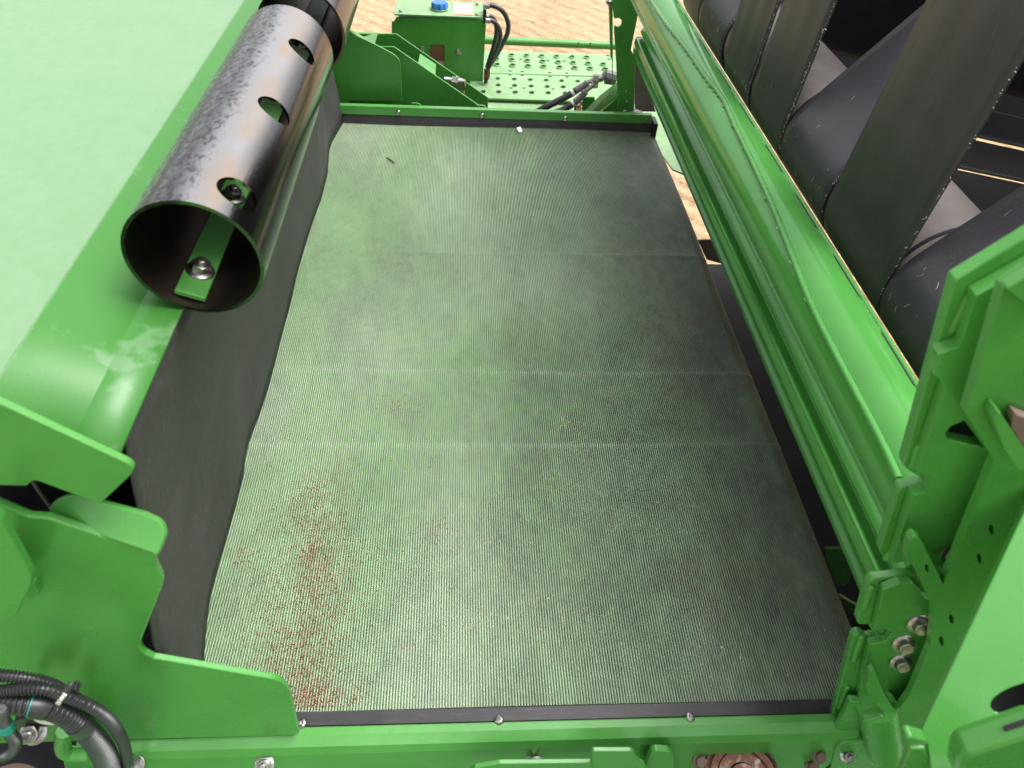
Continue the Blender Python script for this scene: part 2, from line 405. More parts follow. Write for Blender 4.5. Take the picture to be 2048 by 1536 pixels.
def mat_floor():
    """ribbed mat: green and dark grey worn tones, right side painted shadier, brownish dirt"""
    s = NT('ribbed_mat_surface'); X, Y, Z = s.sep()
    v = s.noise(3.6, 5, .65, s.map((1.3, .7, 1)), .3); v2 = s.noise(34, 6, .72, s.map((1.6, 1, 1))); v3 = s.noise(160, 4, .7, s.map((1, .5, 1)))
    gv = s.ramp(s.noise(2.6, 3, .5, s.map((1.5, 1, 1))), [(.28, 0), (.62, 1)])
    g = s.mix(gv, (.33, .40, .28), (.25, .41, .20)); dk = (.088, .098, .082); br = (.17, .115, .085)
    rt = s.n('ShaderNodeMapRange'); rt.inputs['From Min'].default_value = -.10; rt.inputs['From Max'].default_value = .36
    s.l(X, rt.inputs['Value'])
    wear_shade = s.math('ADD', s.math('MULTIPLY', v, .55), s.math('MULTIPLY', s.math('SUBTRACT', v2, .5), .42))
    wear_shade = s.math('ADD', wear_shade, s.math('MULTIPLY', s.math('SUBTRACT', v3, .5), .18))
    wear_shade = s.math('ADD', wear_shade, s.math('MULTIPLY', rt.outputs[0], .24))  # shade on the right side of the tray painted into the tone
    c = s.mix(s.ramp(wear_shade, [(.20, 0), (.62, 1)]), g, dk)
    bd = s.math('MULTIPLY', s.ramp(s.noise(5.5, 4, .6), [(.55, 0), (.70, .8)]), s.ramp(v3, [(.42, 0), (.6, .6)]))
    c = s.mix(bd, c, br)
    wob = s.math('MULTIPLY', s.math('SUBTRACT', s.noise(7, 2), .5), .006)
    for cy, k_ in zip(MATL[:3], (.10, .15, .12)):                # rib crests worn pale along three folds
        ln = s.n('ShaderNodeMapRange'); ln.inputs['From Min'].default_value = .0045; ln.inputs['From Max'].default_value = .0005
        s.l(s.math('ABSOLUTE', s.math('SUBTRACT', s.math('ADD', Y, wob), cy)), ln.inputs['Value'])
        c = s.mix(s.math('MULTIPLY', s.math('MULTIPLY', ln.outputs[0], s.ramp(s.noise(9, 3), [(.35, .3), (.6, 1)])), k_), c, (.55, .60, .50))
    ex = s.math('DIVIDE', s.math('SUBTRACT', X, MATC[0]), .036); ey = s.math('DIVIDE', s.math('SUBTRACT', Y, MATC[1]), .17)
    rr2 = s.math('ADD', s.math('MULTIPLY', ex, ex), s.math('MULTIPLY', ey, ey))
    fall = s.n('ShaderNodeMapRange'); fall.inputs['From Min'].default_value = 2.2; fall.inputs['From Max'].default_value = 0; s.l(rr2, fall.inputs['Value'])
    soil = s.math('MULTIPLY', fall.outputs[0], s.ramp(s.noise(46, 6, .75, s.map((1.8, .8, 1))), [(.46, 0), (.64, .36)]))
    c = s.mix(soil, c, (.20, .085, .05))                       # reddish seed dust trodden into the ribs
    sp = s.ramp(s.noise(520, 2, .6), [(.62, 0), (.68, .6)])
    c = s.mix(s.math('MULTIPLY', sp, s.ramp(v2, [(.4, 0), (.6, 1)])), c, (.02, .02, .02))
    r = s.math('ADD', s.math('MULTIPLY', v2, .22), .20)
    r = s.math('ADD', r, s.math('MULTIPLY', bd, .3))
    s.bump(s.noise(900, 3, .6), .25, .0005)
    return s.set(col=c, rough=r, spec=.85)
MATL = [P(900, v, z=0)[1]-(.2548+1.462)/2 for v in (505, 745, 890, 1012)]; _q = P(622, 1190, z=0); MATC = (_q[0]-(-.30+.4225)/2, _q[1]-(.2548+1.462)/2)
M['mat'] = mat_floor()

def ground_mat():
    s = NT('sandy_ground')
    v = s.noise(1.3, 6, .65); f = s.noise(16, 6, .7); straw = s.noise(12, 6, .75, s.map((1, 6, 1), (0, 0, .25)))
    wv = s.n('ShaderNodeTexWave', wave_type='BANDS', bands_direction='DIAGONAL'); wv.inputs['Scale'].default_value = 4; wv.inputs['Distortion'].default_value = 3
    wv.inputs['Detail'].default_value = 3; s.l(s.tc.outputs['Object'], wv.inputs['Vector'])
    c = s.mix(s.ramp(v, [(.3, 0), (.7, 1)]), (.31, .20, .10), (.39, .28, .16))
    c = s.mix(s.ramp(straw, [(.52, 0), (.66, .8)]), c, (.62, .48, .30))
    tr = s.math('MULTIPLY', s.ramp(wv.outputs['Fac'], [(.55, 0), (.8, 1)]), s.ramp(s.noise(.8, 3), [(.48, 0), (.56, .75)]))
    c = s.mix(tr, c, (.27, .14, .065))
    c = s.mix(s.ramp(f, [(.56, 0), (.68, .8)]), c, (.24, .12, .055))
    c = s.mix(s.ramp(s.noise(45, 5, .7), [(.60, 0), (.66, .7)]), c, (.70, .58, .40))
    hh = s.math('ADD', s.math('MULTIPLY', f, .8), s.math('MULTIPLY', wv.outputs['Fac'], .6))
    s.bump(hh, .8, .03)
    return s.set(col=c, rough=.9)
M['ground'] = ground_mat()

# ------------------------------------------------------------------ ground
GZ = -0.95
n = 60; xs = np.linspace(-1, 1, n); V = []; Fc = []
for j in range(n):
    for i in range(n):
        x = math.copysign(abs(xs[i])**3, xs[i])*150; y = math.copysign(abs(xs[j])**3, xs[j])*150+3
        V.append((x, y, GZ+.02*math.sin(x*3.1+y)*math.cos(y*2.3)))
for j in range(n-1):
    for i in range(n-1): Fc.append((j*n+i, j*n+i+1, (j+1)*n+i+1, (j+1)*n+i))
g = obj('ground', V, Fc, M['ground'], None, 180); g['kind'] = 'structure'

# ------------------------------------------------------------------ ribbed tray
tray = thing('ribbed_tray', 'ribbed green and grey feed tray filling the middle of the picture', 'tray', (.08, .85, -.02))
PITCH = .0028; X0, X1, Y0, Y1 = -.30, .4225, .2548, 1.462
creases = [P(900, v, z=0)[1] for v in (505, 745, 890, 1012)]
prof = [(0, -.0022), (.26, -.0022), (.29, .0010), (.39, .0018), (.63, .0021), (.86, .0018), (.97, .0010)]
ysn = sorted(set(np.linspace(Y0, Y1, 64).tolist()+[c+d for c in creases for d in (-.004, -.002, 0, .002, .004)]))
def matz(x, y):
    z = .0016*math.sin(x*9+y*4)+.0012*math.sin(y*11+x*3)-.0008
    for i, c in enumerate(creases):
        z += (.0015, .0019, .0016, .0004)[i]*math.exp(-((y-c)/.0028)**2)
    return z-.010*max(0, (x-.395)/.0275)**2
V = []; Fc = []; cols = []
nr = int((X1-X0)/PITCH)
for k in range(nr):
    for a, h in prof: cols.append((X0+(k+a)*PITCH, h))
nc = len(cols)
for yy in ysn:
    for x, h in cols:
        xx = x+.0007*math.sin(yy*9+x*11)
        V.append((xx, yy, h+matz(x, yy)))
for j in range(len(ysn)-1):
    for i in range(nc-1): Fc.append((j*nc+i, j*nc+i+1, (j+1)*nc+i+1, (j+1)*nc+i))
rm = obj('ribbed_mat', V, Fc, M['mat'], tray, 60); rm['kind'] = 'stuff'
# carrier plate below
box('carrier_plate', (-.30, .246, -.022), (.415, 1.47, -.012), M['dark'], tray)
# far black edging strip and green rail
fz = .019
obj('edge_strip', [(-.262, 1.457, -.002), (.411, 1.461, -.002), (.411, 1.466, fz), (-.243, 1.464, fz), (-.262, 1.47, -.004), (.411, 1.474, -.004), (.411, 1.472, fz), (-.243, 1.470, fz)],
    [(0, 1, 2, 3), (4, 7, 6, 5), (0, 4, 5, 1), (3, 2, 6, 7), (0, 3, 7, 4), (1, 5, 6, 2)], M['strip'], tray, None, .001)
rl = plate('rail', [(-.262, 1.462, fz-.001), (.4075, 1.4645, fz-.001), (.4075, 1.4665, .036), (-.262, 1.4645, .036)], [], (0, .012, 0), M['green'], tray, .0012)
for u, v in ((797, 225), (964, 231), (1130, 237)): screw(P(u, v, y=1.4645)-np.array([0, .0015, 0]), (0, -1, .12), .0055, M['zinc'], rl)
for u, v in ((1292, 239), (1291, 243)): screw(P(u, v, y=1.4655)-np.array([0, .0015, 0]), (0, -1, .1), .0022, M['zinc'], rl)
box('corner_block', (.4095, 1.452, -.012), (.421, 1.49, .024), M['black'], tray, .003)
# near strip and rail
ns = [(.252, .0025), (.2425, .0025)]
obj('edge_strip', [(-.30, .2555, .0018), (.372, .2540, .0018), (.372, .2405, .0026), (-.30, .2425, .0026), (-.30, .2555, -.010), (.372, .2540, -.010), (.372, .2405, -.010), (-.30, .2425, -.010)],
    [(0, 1, 2, 3), (4, 7, 6, 5), (0, 4, 5, 1), (1, 5, 6, 2), (2, 6, 7, 3), (3, 7, 4, 0)], M['strip'], tray, None, .0006)
prof2 = [(.2400, .004), (.2325, .0045), (.2255, -.0005), (.2225, -.010), (.2205, -.17)]
V = []; Fc = []
for x in (-.34, .385):
    for y, z in prof2: V.append((x, y+(-.0008 if x > 0 else .0008), z))
for i in range(4): Fc.append((i, i+1, 5+i+1, 5+i))
nrl = obj('rail', V, Fc, M['green'], tray, None, .0022, solid=.004, seg=3)
for u, v in ((604, 1447), (998, 1440), (1380, 1434)): screw(P(u, v, z=.0062), (0, -.06, 1), .0046, M['zinc'], nrl)
# frame plates under the tray, black sheets added to shut out light
und = thing('under_frame', 'frame plates and added black shade sheets under the right edge of the ribbed tray', 'frame', (.55, .8, -.4))
box('shade_floor', (-.8, .16, -.40), (.95, 1.525, -.39), M['under_shade'], und)  # black sheet put in as shadow below the tray, stops ground bounce
box('near_light_block', (-.31, .238, -.39), (.95, .243, -.03), M['under_shade'], und)  # unseen walls, here and below, added to close off light under the tray
box('left_light_block', (-.315, .243, -.39), (-.31, 1.5, -.03), M['under_shade'], und)
box('right_light_block', (.945, .243, -.39), (.95, 1.5, -.335), M['under_shade'], und)
plate('cross_plate', [P(u, v, y=1.24) for u, v in ((1396, 481), (1425, 480), (1450, 530), (1413, 519))], [], (0, .004, 0), M['grey'], und)
yplate('gusset', [(1650, 1100), (1700, 1100), (1700, 1165), (1690, 1172), (1675, 1172), (1650, 1120)], .56, .006, M['green'], und)
yplate('stiffener', [(1680, 1192), (1720, 1215), (1720, 1230), (1700, 1230)], .50, .006, M['green'], und)

# ------------------------------------------------------------------ left cover, rubber curtain
E0 = (-.59*.295, .7-.295)
prof = [E0, (-.68*.293, .7-.293), (-.868*.275, .7-.275), (-.47, .7-.268), (-1.1, .7-.25)]
FILM_X_W = -.868*.275
cov = thing('side_cover', 'pale dusty green folded sheet cover at the left edge', 'cover', (-.4, .9, .40))
# film boundary in object coordinates of the sheet
ycov = (.233+2.2)/2
FILM_X = FILM_X_W-(-1.1+E0[0])/2
M['film'] = film_paint()
strip_y('cover_sheet', prof, .233, 2.2, M['film'], cov, .0025, 3, 24)
hook = rnd([(-25, 796), (256, 927), (268, 938), (262, 950), (197, 1011), (190, 1005), (82, 964), (66, 960), (53, 972), (-25, 970)], {1, 2, 3, 4, 7}, 9)
yplate('end_bracket', hook, .2285, .004, M['green'], cov, label='green end bracket with hooked lower edge')
# liner behind
box('liner', (-.62, .25, -.06), (-.615, 2.0, .40), M['dark'], cov)
box('rear_flap', (-.273, .285, .10), (-.270, 1.4, .402), M['curtain'], cov)
box('left_shade_floor', (-1.1, .15, -.08), (-.305, 2.0, -.07), M['dark'], cov)  # dark sheet added so gaps by the curtain read as shade, not bright sand
edge = [(690, 232), (683, 248), (662, 285), (657, 300), (654, 345), (640, 400), (625, 440), (600, 520), (575, 620), (545, 740), (520, 820), (496, 882), (488, 915), (486, 940), (470, 1010), (440, 1110), (425, 1165), (415, 1210), (408, 1270), (404, 1330), (400, 1400), (397, 1440)]
bp_ = np.array([P(u, v, z=.003) for u, v in edge])
bp_ = bp_[np.argsort(bp_[:, 1])]
ys = np.linspace(.2365, 1.468, 90); bx = np.interp(ys, bp_[:, 1], bp_[:, 0])
V = []; Fc = []; nz_ = 16
for j, yy in enumerate(ys):
    far = max(0, (yy-1.15)/.32)
    tx = E0[0]-.006-far*.09
    for i in range(nz_):
        t = i/(nz_-1); zt = .398
        x = bx[j]*(1-t)+tx*t + .004*math.sin(t*math.pi)*math.sin(yy*5) - .012*math.sin(t*math.pi)
        V.append((x, max(yy, 0.2365+.020*min(1, max(0, (t-.5)/.25))), .0025+t*(zt-.0025)))
for j in range(89):
    for i in range(nz_-1): Fc.append((j*nz_+i, j*nz_+i+1, (j+1)*nz_+i+1, (j+1)*nz_+i))
tag(obj('rubber_curtain', V, Fc, M['curtain'], None, 180, solid=.003), 'black rubber sheet hanging beside the left edge of the ribbed tray', 'rubber sheet')

# ------------------------------------------------------------------ steel tubes
def cut_tube(name, cx, cz, R, y0, y1, holes, parent):
    n = 96; t = .0022; V = []; Fc = []
    for R_ in (R, R-t):
        for yy in (y0, y1):
            for k in range(n): a = 2*math.pi*k/n; V.append((cx+R_*math.cos(a), yy, cz+R_*math.sin(a)))
    for k in range(n):
        q = (k+1) % n
        Fc += [(k, q, n+q, n+k), (2*n+k, 3*n+k, 3*n+q, 2*n+q), (k, 2*n+k, 2*n+q, q), (n+k, n+q, 3*n+q, 3*n+k)]
    o = obj(name, V, Fc, M['tube'], parent)
    o.data.materials.append(M['tube_in'])
    if holes:
        b = MB()
        for c, rr in holes:
            c = np.array(c); ax = np.array([c[0]-cx, 0, c[2]-cz]); ax /= np.linalg.norm(ax)
            b.prismc(c-ax*.02, ax, rr, .04, 40)
        me = bpy.data.meshes.new('cut'); me.from_pydata([tuple(np.array(v)-ORG[o.name]) for v in b.v], [], b.f)
        bm = bmesh.new(); bm.from_mesh(me); bmesh.ops.recalc_face_normals(bm, faces=bm.faces); bm.to_mesh(me); bm.free()
        c_ = bpy.data.objects.new('cut', me); COL.objects.link(c_); c_.parent = parent; c_.location = o.location
        md = o.modifiers.new('b', 'BOOLEAN'); md.object = c_; md.operation = 'DIFFERENCE'; md.solver = 'EXACT'
        bpy.context.view_layer.update()
        nm = bpy.data.meshes.new_from_object(o.evaluated_get(bpy.context.evaluated_depsgraph_get()))
        o.modifiers.clear(); o.data = nm; nm.name = name
        bpy.data.objects.remove(c_); bpy.data.meshes.remove(me)
    oc = ORG[o.name]
    for p in o.data.polygons:
        c = np.array(p.center)+oc; 
        rad = math.hypot(c[0]-cx, c[2]-cz)
        if rad < R-t*.7 : p.material_index = 1
        p.use_smooth = True
    o.data.set_sharp_from_angle(angle=math.radians(35))
    return o
an = math.radians(31.5); dC = .300
cx1, cz1 = -dC*math.sin(an), .7-dC*math.cos(an)
yd1 = .256
t1 = thing('steel_tube', 'nearer mottled steel tube with three holes above the left cover', 'steel tube', (cx1, .5, cz1-TUBE_R), 'steel tubes over the left cover')
YN, YF = .352, .668
hc = [HIT(u, v, cx1, cz1, TUBE_R) for u, v in ((606, 101), (551, 219), (477, 386))]
pipe = cut_tube('pipe', cx1, cz1, TUBE_R, YN, YF, [(c, .0125) for c in hc], t1)
def tube_strap(parent, cx, cz, y0, y1, yb, dusty=False):  # dusty takes the paint whose extra paleness stands in for sky reflection
    R = TUBE_R; a0 = math.radians(249); w_ = .0092
    c = np.array([cx+(R-.0045)*math.cos(a0), 0, cz+(R-.0045)*math.sin(a0)])
    up = -np.array([math.cos(a0), 0, math.sin(a0)]); sd_ = np.array([up[2], 0, -up[0]])
    V = [c+s_*w_*sd_+h_*up+np.array([0, yy, 0]) for yy in (y0, y1) for s_, h_ in ((-1, -.0005), (1, -.0005), (1, .003), (-1, .003))]
    obj('mounting_strap', V, [(0, 1, 2, 3), (7, 6, 5, 4), (0, 4, 5, 1), (1, 5, 6, 2), (2, 6, 7, 3), (3, 7, 4, 0)], M['green_dusty_sheen'] if dusty else M['green'], parent, None, .0006)
    for y_ in yb: bolt(c+up*.003+np.array([0, y_, 0]), up, .0062, M['zinc'], parent, stud=.45)
tube_strap(t1, cx1, cz1, YN+.006, YF-.01, [YN+.030, YN+.12])
cx2, cz2 = cx1+.012, cz1-.012
a2 = math.radians(31.4); d2 = .285
r2l, r2r = math.atan(.803), math.atan(.425)
TA = (r2l+r2r)/2; d2 = TUBE_R/math.sin((r2l-r2r)/2); cx2, cz2 = -d2*math.sin(TA), .7-d2*math.cos(TA)
Y2 = (.7-cz2)*2.80
t2 = thing('steel_tube', 'farther dark-mouthed steel tube cut off by the top edge of the picture', 'steel tube', (cx2, Y2+.15, cz2-TUBE_R), 'steel tubes over the left cover')
cut_tube('pipe', cx2, cz2, TUBE_R, Y2, Y2+.33, [], t2)
tube_strap(t2, cx2, cz2, Y2+.004, Y2+.3, [Y2+.05], True)

# ------------------------------------------------------------------ left near end plate
ep = thing('end_plate', 'stepped green steel end plate in the lower left corner', 'plate', (-.25, .235, -.05))
low = [(-25, 1000), (0, 1011), (58, 1035), (95, 1037), (315, 1111), (310, 1127), (328, 1163), (279, 1290), (286, 1306), (308, 1317), (556, 1360), (578, 1378), (599, 1467), (590, 1470), (-25, 1488)]
low = rnd(low, {5, 6, 7, 8, 10, 11}, 14, 5)
YP = .2305
yplate('plate', low, YP, .005, M['green_clean'], ep, bevel=.0012)
fl = rnd([(95, 1037), (98, 1014), (109, 1000), (138, 987), (286, 1026), (322, 1042), (333, 1069), (315, 1111)], {2, 3, 5, 6}, 14, 5)
p0 = P(200, 1074, y=YP); nrm = np.array([0, -.80, .6])
plate('flange', [PP(u, v, p0, nrm) for u, v in fl], [], nrm*-.005, M['green_clean'], ep, .0012, label='lighter flange bent back along the top')
gs = rnd([(-25, 1010), (2, 1042), (63, 1154), (62, 1172), (30, 1238), (-25, 1243)], {2, 3, 4}, 10)
yplate('gusset', gs, .210, .006, M['green_clean'], ep)
yplate('tab', rnd([(52, 1180), (66, 1166), (79, 1189), (70, 1192), (58, 1200)], {1, 2}, 4), .2255, .006, M['green'], ep)
bx_ = [(18, 1415), (60, 1415), (62, 1445), (60, 1490), (18, 1490)]
yplate('boss_plate', rnd(bx_, {0, 1}, 8), .2235, .007, M['green'], ep)

# near frame beam (below the near rail)
fb = thing('frame_beam', 'green frame beam with zinc bolts along the bottom edge', 'beam', (.05, .21, -.17))
ZB = -.062
box('shelf', (-1.2, -.75, -.185), (1.2, .2180, -.178), M['green'], fb)
for u, v, s_ in ((530, 1527, .0062), (1066, 1522, .0066), (1311, 1526, .0066)):
    bolt(P(u, v, y=.2175)+np.array([0, -.001, 0]), (0, -.5, .86), s_, M['zinc'], fb, stud=.55)
# light green strip and folded bracket along the bottom
yplate('lower_strip', [(920, 1560), (950, 1536), (1000, 1528), (1182, 1526), (1182, 1560)], .197, .004, M['green'], fb)
yplate('folded_bracket', rnd([(1183, 1503), (1266, 1503), (1276, 1522), (1290, 1530), (1300, 1560), (1190, 1560)], {0, 1, 2, 3}, 6), .196, .004, M['green'], fb)
yplate('clip', rnd([(1283, 1560), (1300, 1506), (1312, 1502), (1340, 1504), (1348, 1516), (1346, 1560)], {1, 3, 4}, 8), .207, .006, M['green'], fb)
# dark step with screw heads at the left
pl = thing('pulley_rim', 'rusty pulley rim at the bottom edge right of centre', 'pulley', tuple(P(1490, 1536, y=.205)))
pc = P(1492, 1548, y=.20)
def ring(c, R, w_, name, m, par, ax=(0, -.35, .94), prof=((1.0, 0), (1.02, .06), (1.0, .14), (.90, .18), (.80, .12), (.70, .10), (.55, .16), (.30, .16), (.0, .16))):
    u, v, a = frame(ax); V = []; Fc = []; n = 40
    for r, h in prof:
        for k in range(n): t = 2*math.pi*k/n; V.append(np.array(c)+R*max(r, .001)*(math.cos(t)*u+math.sin(t)*v)+a*w_*h*6)
    for i in range(len(prof)-1):
        for k in range(n): Fc.append((i*n+k, i*n+(k+1) % n, (i+1)*n+(k+1) % n, (i+1)*n+k))
    return obj(name, V, Fc, m, par, 40)
ring(pc+np.array([0, -.002, -.012]), .0385, .005, 'rim', M['rusty_steel'], pl, ax=(0, -.18, .98), prof=((.86, -.5), (.86, .0), (1.0, .02), (1.01, .06), (1.0, .10), (.90, .11), (.86, .16), (.70, .17), (.66, .10), (.40, .08), (.36, .20), (.0, .20)))
for k, (u, v, s_) in enumerate(((1399, 1521, .0058), (1637, 1512, .0054), (1622, 1530, .0056))):
    b = MB(); c = P(u, v, y=.2165); a = np.array([.1, -.55, .83]); a /= np.linalg.norm(a)
    b.prismc(c, a, s_*1.35, s_*.4, 20); b.prismc(c+a*s_*.4, a, s_, s_*.8, 6, .3)
    tag(b.build('rusty_bolt', M['rust'], None, 25, .0004), ['rusty bolt head left of the rusty pulley rim', 'upper rusty bolt head beside the right frame foot', 'lower rusty bolt head beside the right frame foot'][k], 'bolt', 'rusty bolts at the bottom')

# ------------------------------------------------------------------ cable loom lower left
def conduit(name, px, y, rad, label, parent=None, ridge=.0021, amp=.26, group='corrugated conduits at lower left', dy=0, growth=0):
    pts = [P(u, v, y=y+dy*i/len(px)) for i, (u, v) in enumerate(px)]
    path, s_ = resample(spline(pts, 14), ridge/6)
    ph = (s_/ridge) % 1.0
    rr = rad*(1+growth*s_/s_[-1])*(1-amp*np.clip((np.abs(ph-.5)-.24)*9, 0, 1))
    t = thing(name, label, 'conduit', tuple(path.min(0)), group)
    tube('corrugated_sleeve', path, rr, M['conduit'], t, 16)
    return t, path, rr
c1, p1, r1 = conduit('corrugated_conduit', [(-30, 1350), (0, 1351), (58, 1357), (102, 1369), (135, 1388), (165, 1406), (190, 1423)], .193, .0040, 'topmost thin corrugated conduit entering at the lower left')
c2, p2, r2 = conduit('corrugated_conduit', [(-30, 1386), (0, 1383), (58, 1377), (102, 1381), (139, 1395), (183, 1414), (220, 1441), (242, 1475), (253, 1510), (259, 1560)], .187, .0041, 'thin corrugated conduit running along the outside of the thick one')
c3, p3, r3 = conduit('corrugated_conduit', [(-30, 1408), (0, 1408), (51, 1409), (88, 1414), (124, 1426), (161, 1450), (190, 1480), (210, 1512), (222, 1560)], .182, .0066, 'thick corrugated conduit with white lettered sleeve and tape', ridge=.0030, amp=.24, growth=.42)
c4, p4, r4 = conduit('corrugated_conduit', [(2, 1418), (5, 1436), (11, 1452), (22, 1470), (31, 1482), (29, 1498), (15, 1510), (-10, 1517), (-30, 1520)], .176, .0040, 'short conduit bending back to the left under the thick one, with teal tape')
def band(path, rr, s0, s1, m, parent, name, extra=.0005, seg=20):
    d = np.r_[0, np.cumsum(np.linalg.norm(np.diff(path, axis=0), axis=1))]; L = d[-1]
    idx = [i for i in range(len(path)) if s0*L <= d[i] <= s1*L]
    m_ = int(np.argmin(np.abs(d-(s0+s1)/2*L)))
    if len(idx) < 4: idx = list(range(max(0, m_-2), min(len(path), m_+2)))
    rmax = max(rr[i] for i in idx)+extra
    pp = path[idx]; return tube(name, pp, rmax, m, parent, seg), pp, rmax
def at_px(path, u, v, y):
    q = P(u, v, y=y); i = int(np.argmin(np.linalg.norm(path-q, axis=1))); d = np.r_[0, np.cumsum(np.linalg.norm(np.diff(path, axis=0), axis=1))]; return d[i]/d[-1]
s_ = at_px(p3, 80, 1412, .182); band(p3, r3, s_-.026, s_+.026, M['black'], c3, 'tape_wrap')
s_ = at_px(p3, 66, 1409, .182); band(p3, r3, s_-.005, s_+.004, M['teal'], c3, 'teal_mark', .0006)
s_ = at_px(p3, 160, 1450, .182); band(p3, r3, s_-.028, s_+.028, M['hose'], c3, 'tape_wrap')
s_ = at_px(p4, 12, 1453, .176); band(p4, r4, s_-.05, s_+.05, M['teal'], c4, 'teal_tape')
# lettered sleeve across the loom
cu = bpy.data.curves.new('lettering', 'FONT'); cu.body = 'FAN RETURN'; cu.size = .0030; cu.extrude = .00002; cu.space_character = 1.05; cu.align_x = 'CENTER'; cu.align_y = 'CENTER'; cu.offset = .00014
to = bpy.data.objects.new('tmp', cu); COL.objects.link(to); bpy.context.view_layer.update()
tm = bpy.data.meshes.new_from_object(to.evaluated_get(bpy.context.evaluated_depsgraph_get()))
bpy.data.objects.remove(to); bpy.data.curves.remove(cu)
bm = bmesh.new(); bm.from_mesh(tm); bmesh.ops.triangulate(bm, faces=bm.faces); bmesh.ops.subdivide_edges(bm, edges=[e for e in bm.edges if e.calc_length() > .0015], cuts=1); bm.to_mesh(tm); bm.free()
mid = P(117, 1405, y=.1690); side = P(102, 1426, y=.1690)-P(133, 1383, y=.1690); side /= np.linalg.norm(side)
tocam = np.array([0, 0, H])-mid; tocam -= side*np.dot(tocam, side); tocam /= np.linalg.norm(tocam)
up_ = np.cross(tocam, side); rb = .0150; cm = mid-tocam*rb
bend = lambda x, y, h: cm+up_*y+(rb+h)*(math.cos(x/rb)*tocam+math.sin(x/rb)*side)
V = [bend(x, y, 0) for x in np.linspace(-.0155, .0155, 24) for y in (-.0021, .0021)]
bnd = obj('lettered_sleeve', V, [(2*i_, 2*i_+1, 2*i_+3, 2*i_+2) for i_ in range(23)], M['black'], c3, 60, solid=.0005)
V = [bend(v.co.x, v.co.y, .0005+v.co.z) for v in tm.vertices]
obj('lettering', V, [tuple(p.vertices) for p in tm.polygons], M['white'], bnd)
bpy.data.meshes.remove(tm)
cl = thing('cable_clamp', 'black cable clamp held by a zinc bolt below the conduits', 'clamp', tuple(P(60, 1480, y=.20)))
yplate('clamp_body', rnd([(24, 1446), (44, 1440), (92, 1440), (97, 1450), (92, 1462), (58, 1450), (44, 1458), (38, 1478), (24, 1474)], {0, 1, 2, 3, 4, 5, 6, 7}, 7), .2005, .012, M['black'], cl)
bolt(P(69, 1462, y=.199), (0, -.62, .78), .0068, M['zinc'], cl, stud=.4)
tag(tube('cable_tie', spline([P(u, v, y=.186) for u, v in ((72, 1436), (88, 1442), (110, 1444))], 6), .0020, M['white_band'], None, 8), 'pale grey plug stub below the thick conduit', 'plug')
tag(yplate('tie_anchor', rnd([(140, 1382), (150, 1378), (157, 1388), (150, 1396), (140, 1392)], {0, 1, 2, 3, 4}, 4), .189, .006, M['black'], None), 'black tie anchor behind the upper conduits', 'anchor')
hk = thing('hook_bracket', 'green bent bracket under the thick conduit at lower left', 'bracket', tuple(P(150, 1536, y=.2)))
tube('bent_strip', spline([P(u, v, y=.201) for u, v in ((128, 1462), (125, 1480), (126, 1500), (142, 1509), (180, 1508))], 8), .0055, M['green_clean'], hk, 10)
yplate('web', rnd([(120, 1465), (132, 1460), (140, 1464), (140, 1500), (186, 1506), (200, 1560), (135, 1560), (122, 1505)], {1, 2, 6}, 5), .204, .004, M['green_clean'], hk)
tag(MB().prismc(P(266, 1520, y=.215), (.1, -.5, .85), .0052, .012, 6).prismc(P(274, 1528, y=.214), (.1, -.5, .85), .0075, .003, 20).build('grey_nut', M['zinc'], None, 25, .0004), 'zinc nut at the bottom edge right of the conduits', 'nut')
tag(ring(P(20, 1612, y=.195), .034, .006, 'rusty_pulley', M['rust'], None), 'rusty pulley edge just showing in the bottom left corner', 'pulley')

# ------------------------------------------------------------------ right rollers
def weldblobs(path, size, step, m, parent, jit=.4):
    b = MB(); pts, s_ = resample(path, step)
    for p in pts:
        if random.random() < .75: b.blob(p+np.array([random.uniform(-1, 1), random.uniform(-1, 1), 0])*size*jit, size*random.uniform(.7, 1.2), size*random.uniform(1.3, 2.4), size*random.uniform(.5, .9))
    o = b.build('weld_bead', m, parent, 60); o['kind'] = 'stuff'; return o
aL = math.atan(.632); RR = .050; dR = (.7-.14)/math.cos(aL); angC = aL+math.asin(RR/(dR+.01))
dc = math.sqrt(dR**2+RR**2); cxr, czr = dc*math.sin(angC), .7-dc*math.cos(angC)
rr_ = thing('ridged_roller', 'long green ridged roller along the right edge of the ribbed tray', 'roller', (cxr, .85, czr-RR))
view = math.atan2(.7-czr, -cxr)
def ridge(t, yy):
    k = (t-view)/(2*math.pi)*12
    f = abs((k+.15) % 1.0-.5)
    return RR-.0125*(max(0, min(1, (f-.24)/.16))**1.3)-.0010*(f/.5)**2
tp = [(.245, 1), (.25, 1)]+[(y, 1) for y in np.linspace(.3, 1.46, 4)]+[(1.49, .99), (1.505, .93), (1.512, .8)]
cyl_y('shell', cxr, czr, RR, .245, 1.512, M['gloss'], rr_, 220, ridge, taper=tp)
aL2, aR2 = math.atan(.737), math.atan(.943)
DR = .032; mid_ = (aL2+aR2)/2; dd = DR/math.sin((aR2-aL2)/2); cxd, czd = dd*math.sin(mid_), .7-dd*math.cos(mid_)
dm = thing('drum_roller', 'smooth green drum roller with skewed welded bars beside the black belts', 'roller', (cxd, .85, czd-DR))
cyl_y('shell', cxd, czd, DR, .242, 1.50, M['gloss'], dm, 96)
bar = [(1290, -20), (1303, 3), (1325, 37), (1349, 68), (1378, 105), (1406.5, 147), (1440, 190), (1452, 210), (1471, 254), (1505, 325), (1539.5, 400), (1573, 483), (1618, 599), (1668, 702), (1755, 868), (1797, 957)]
bpth = [HIT(u, v, cxd, czd, DR+.001) for u, v in bar]
far_ = bpth[0]
bpth = [np.array([far_[0], 1.49, far_[2]])]+[p for p in bpth]
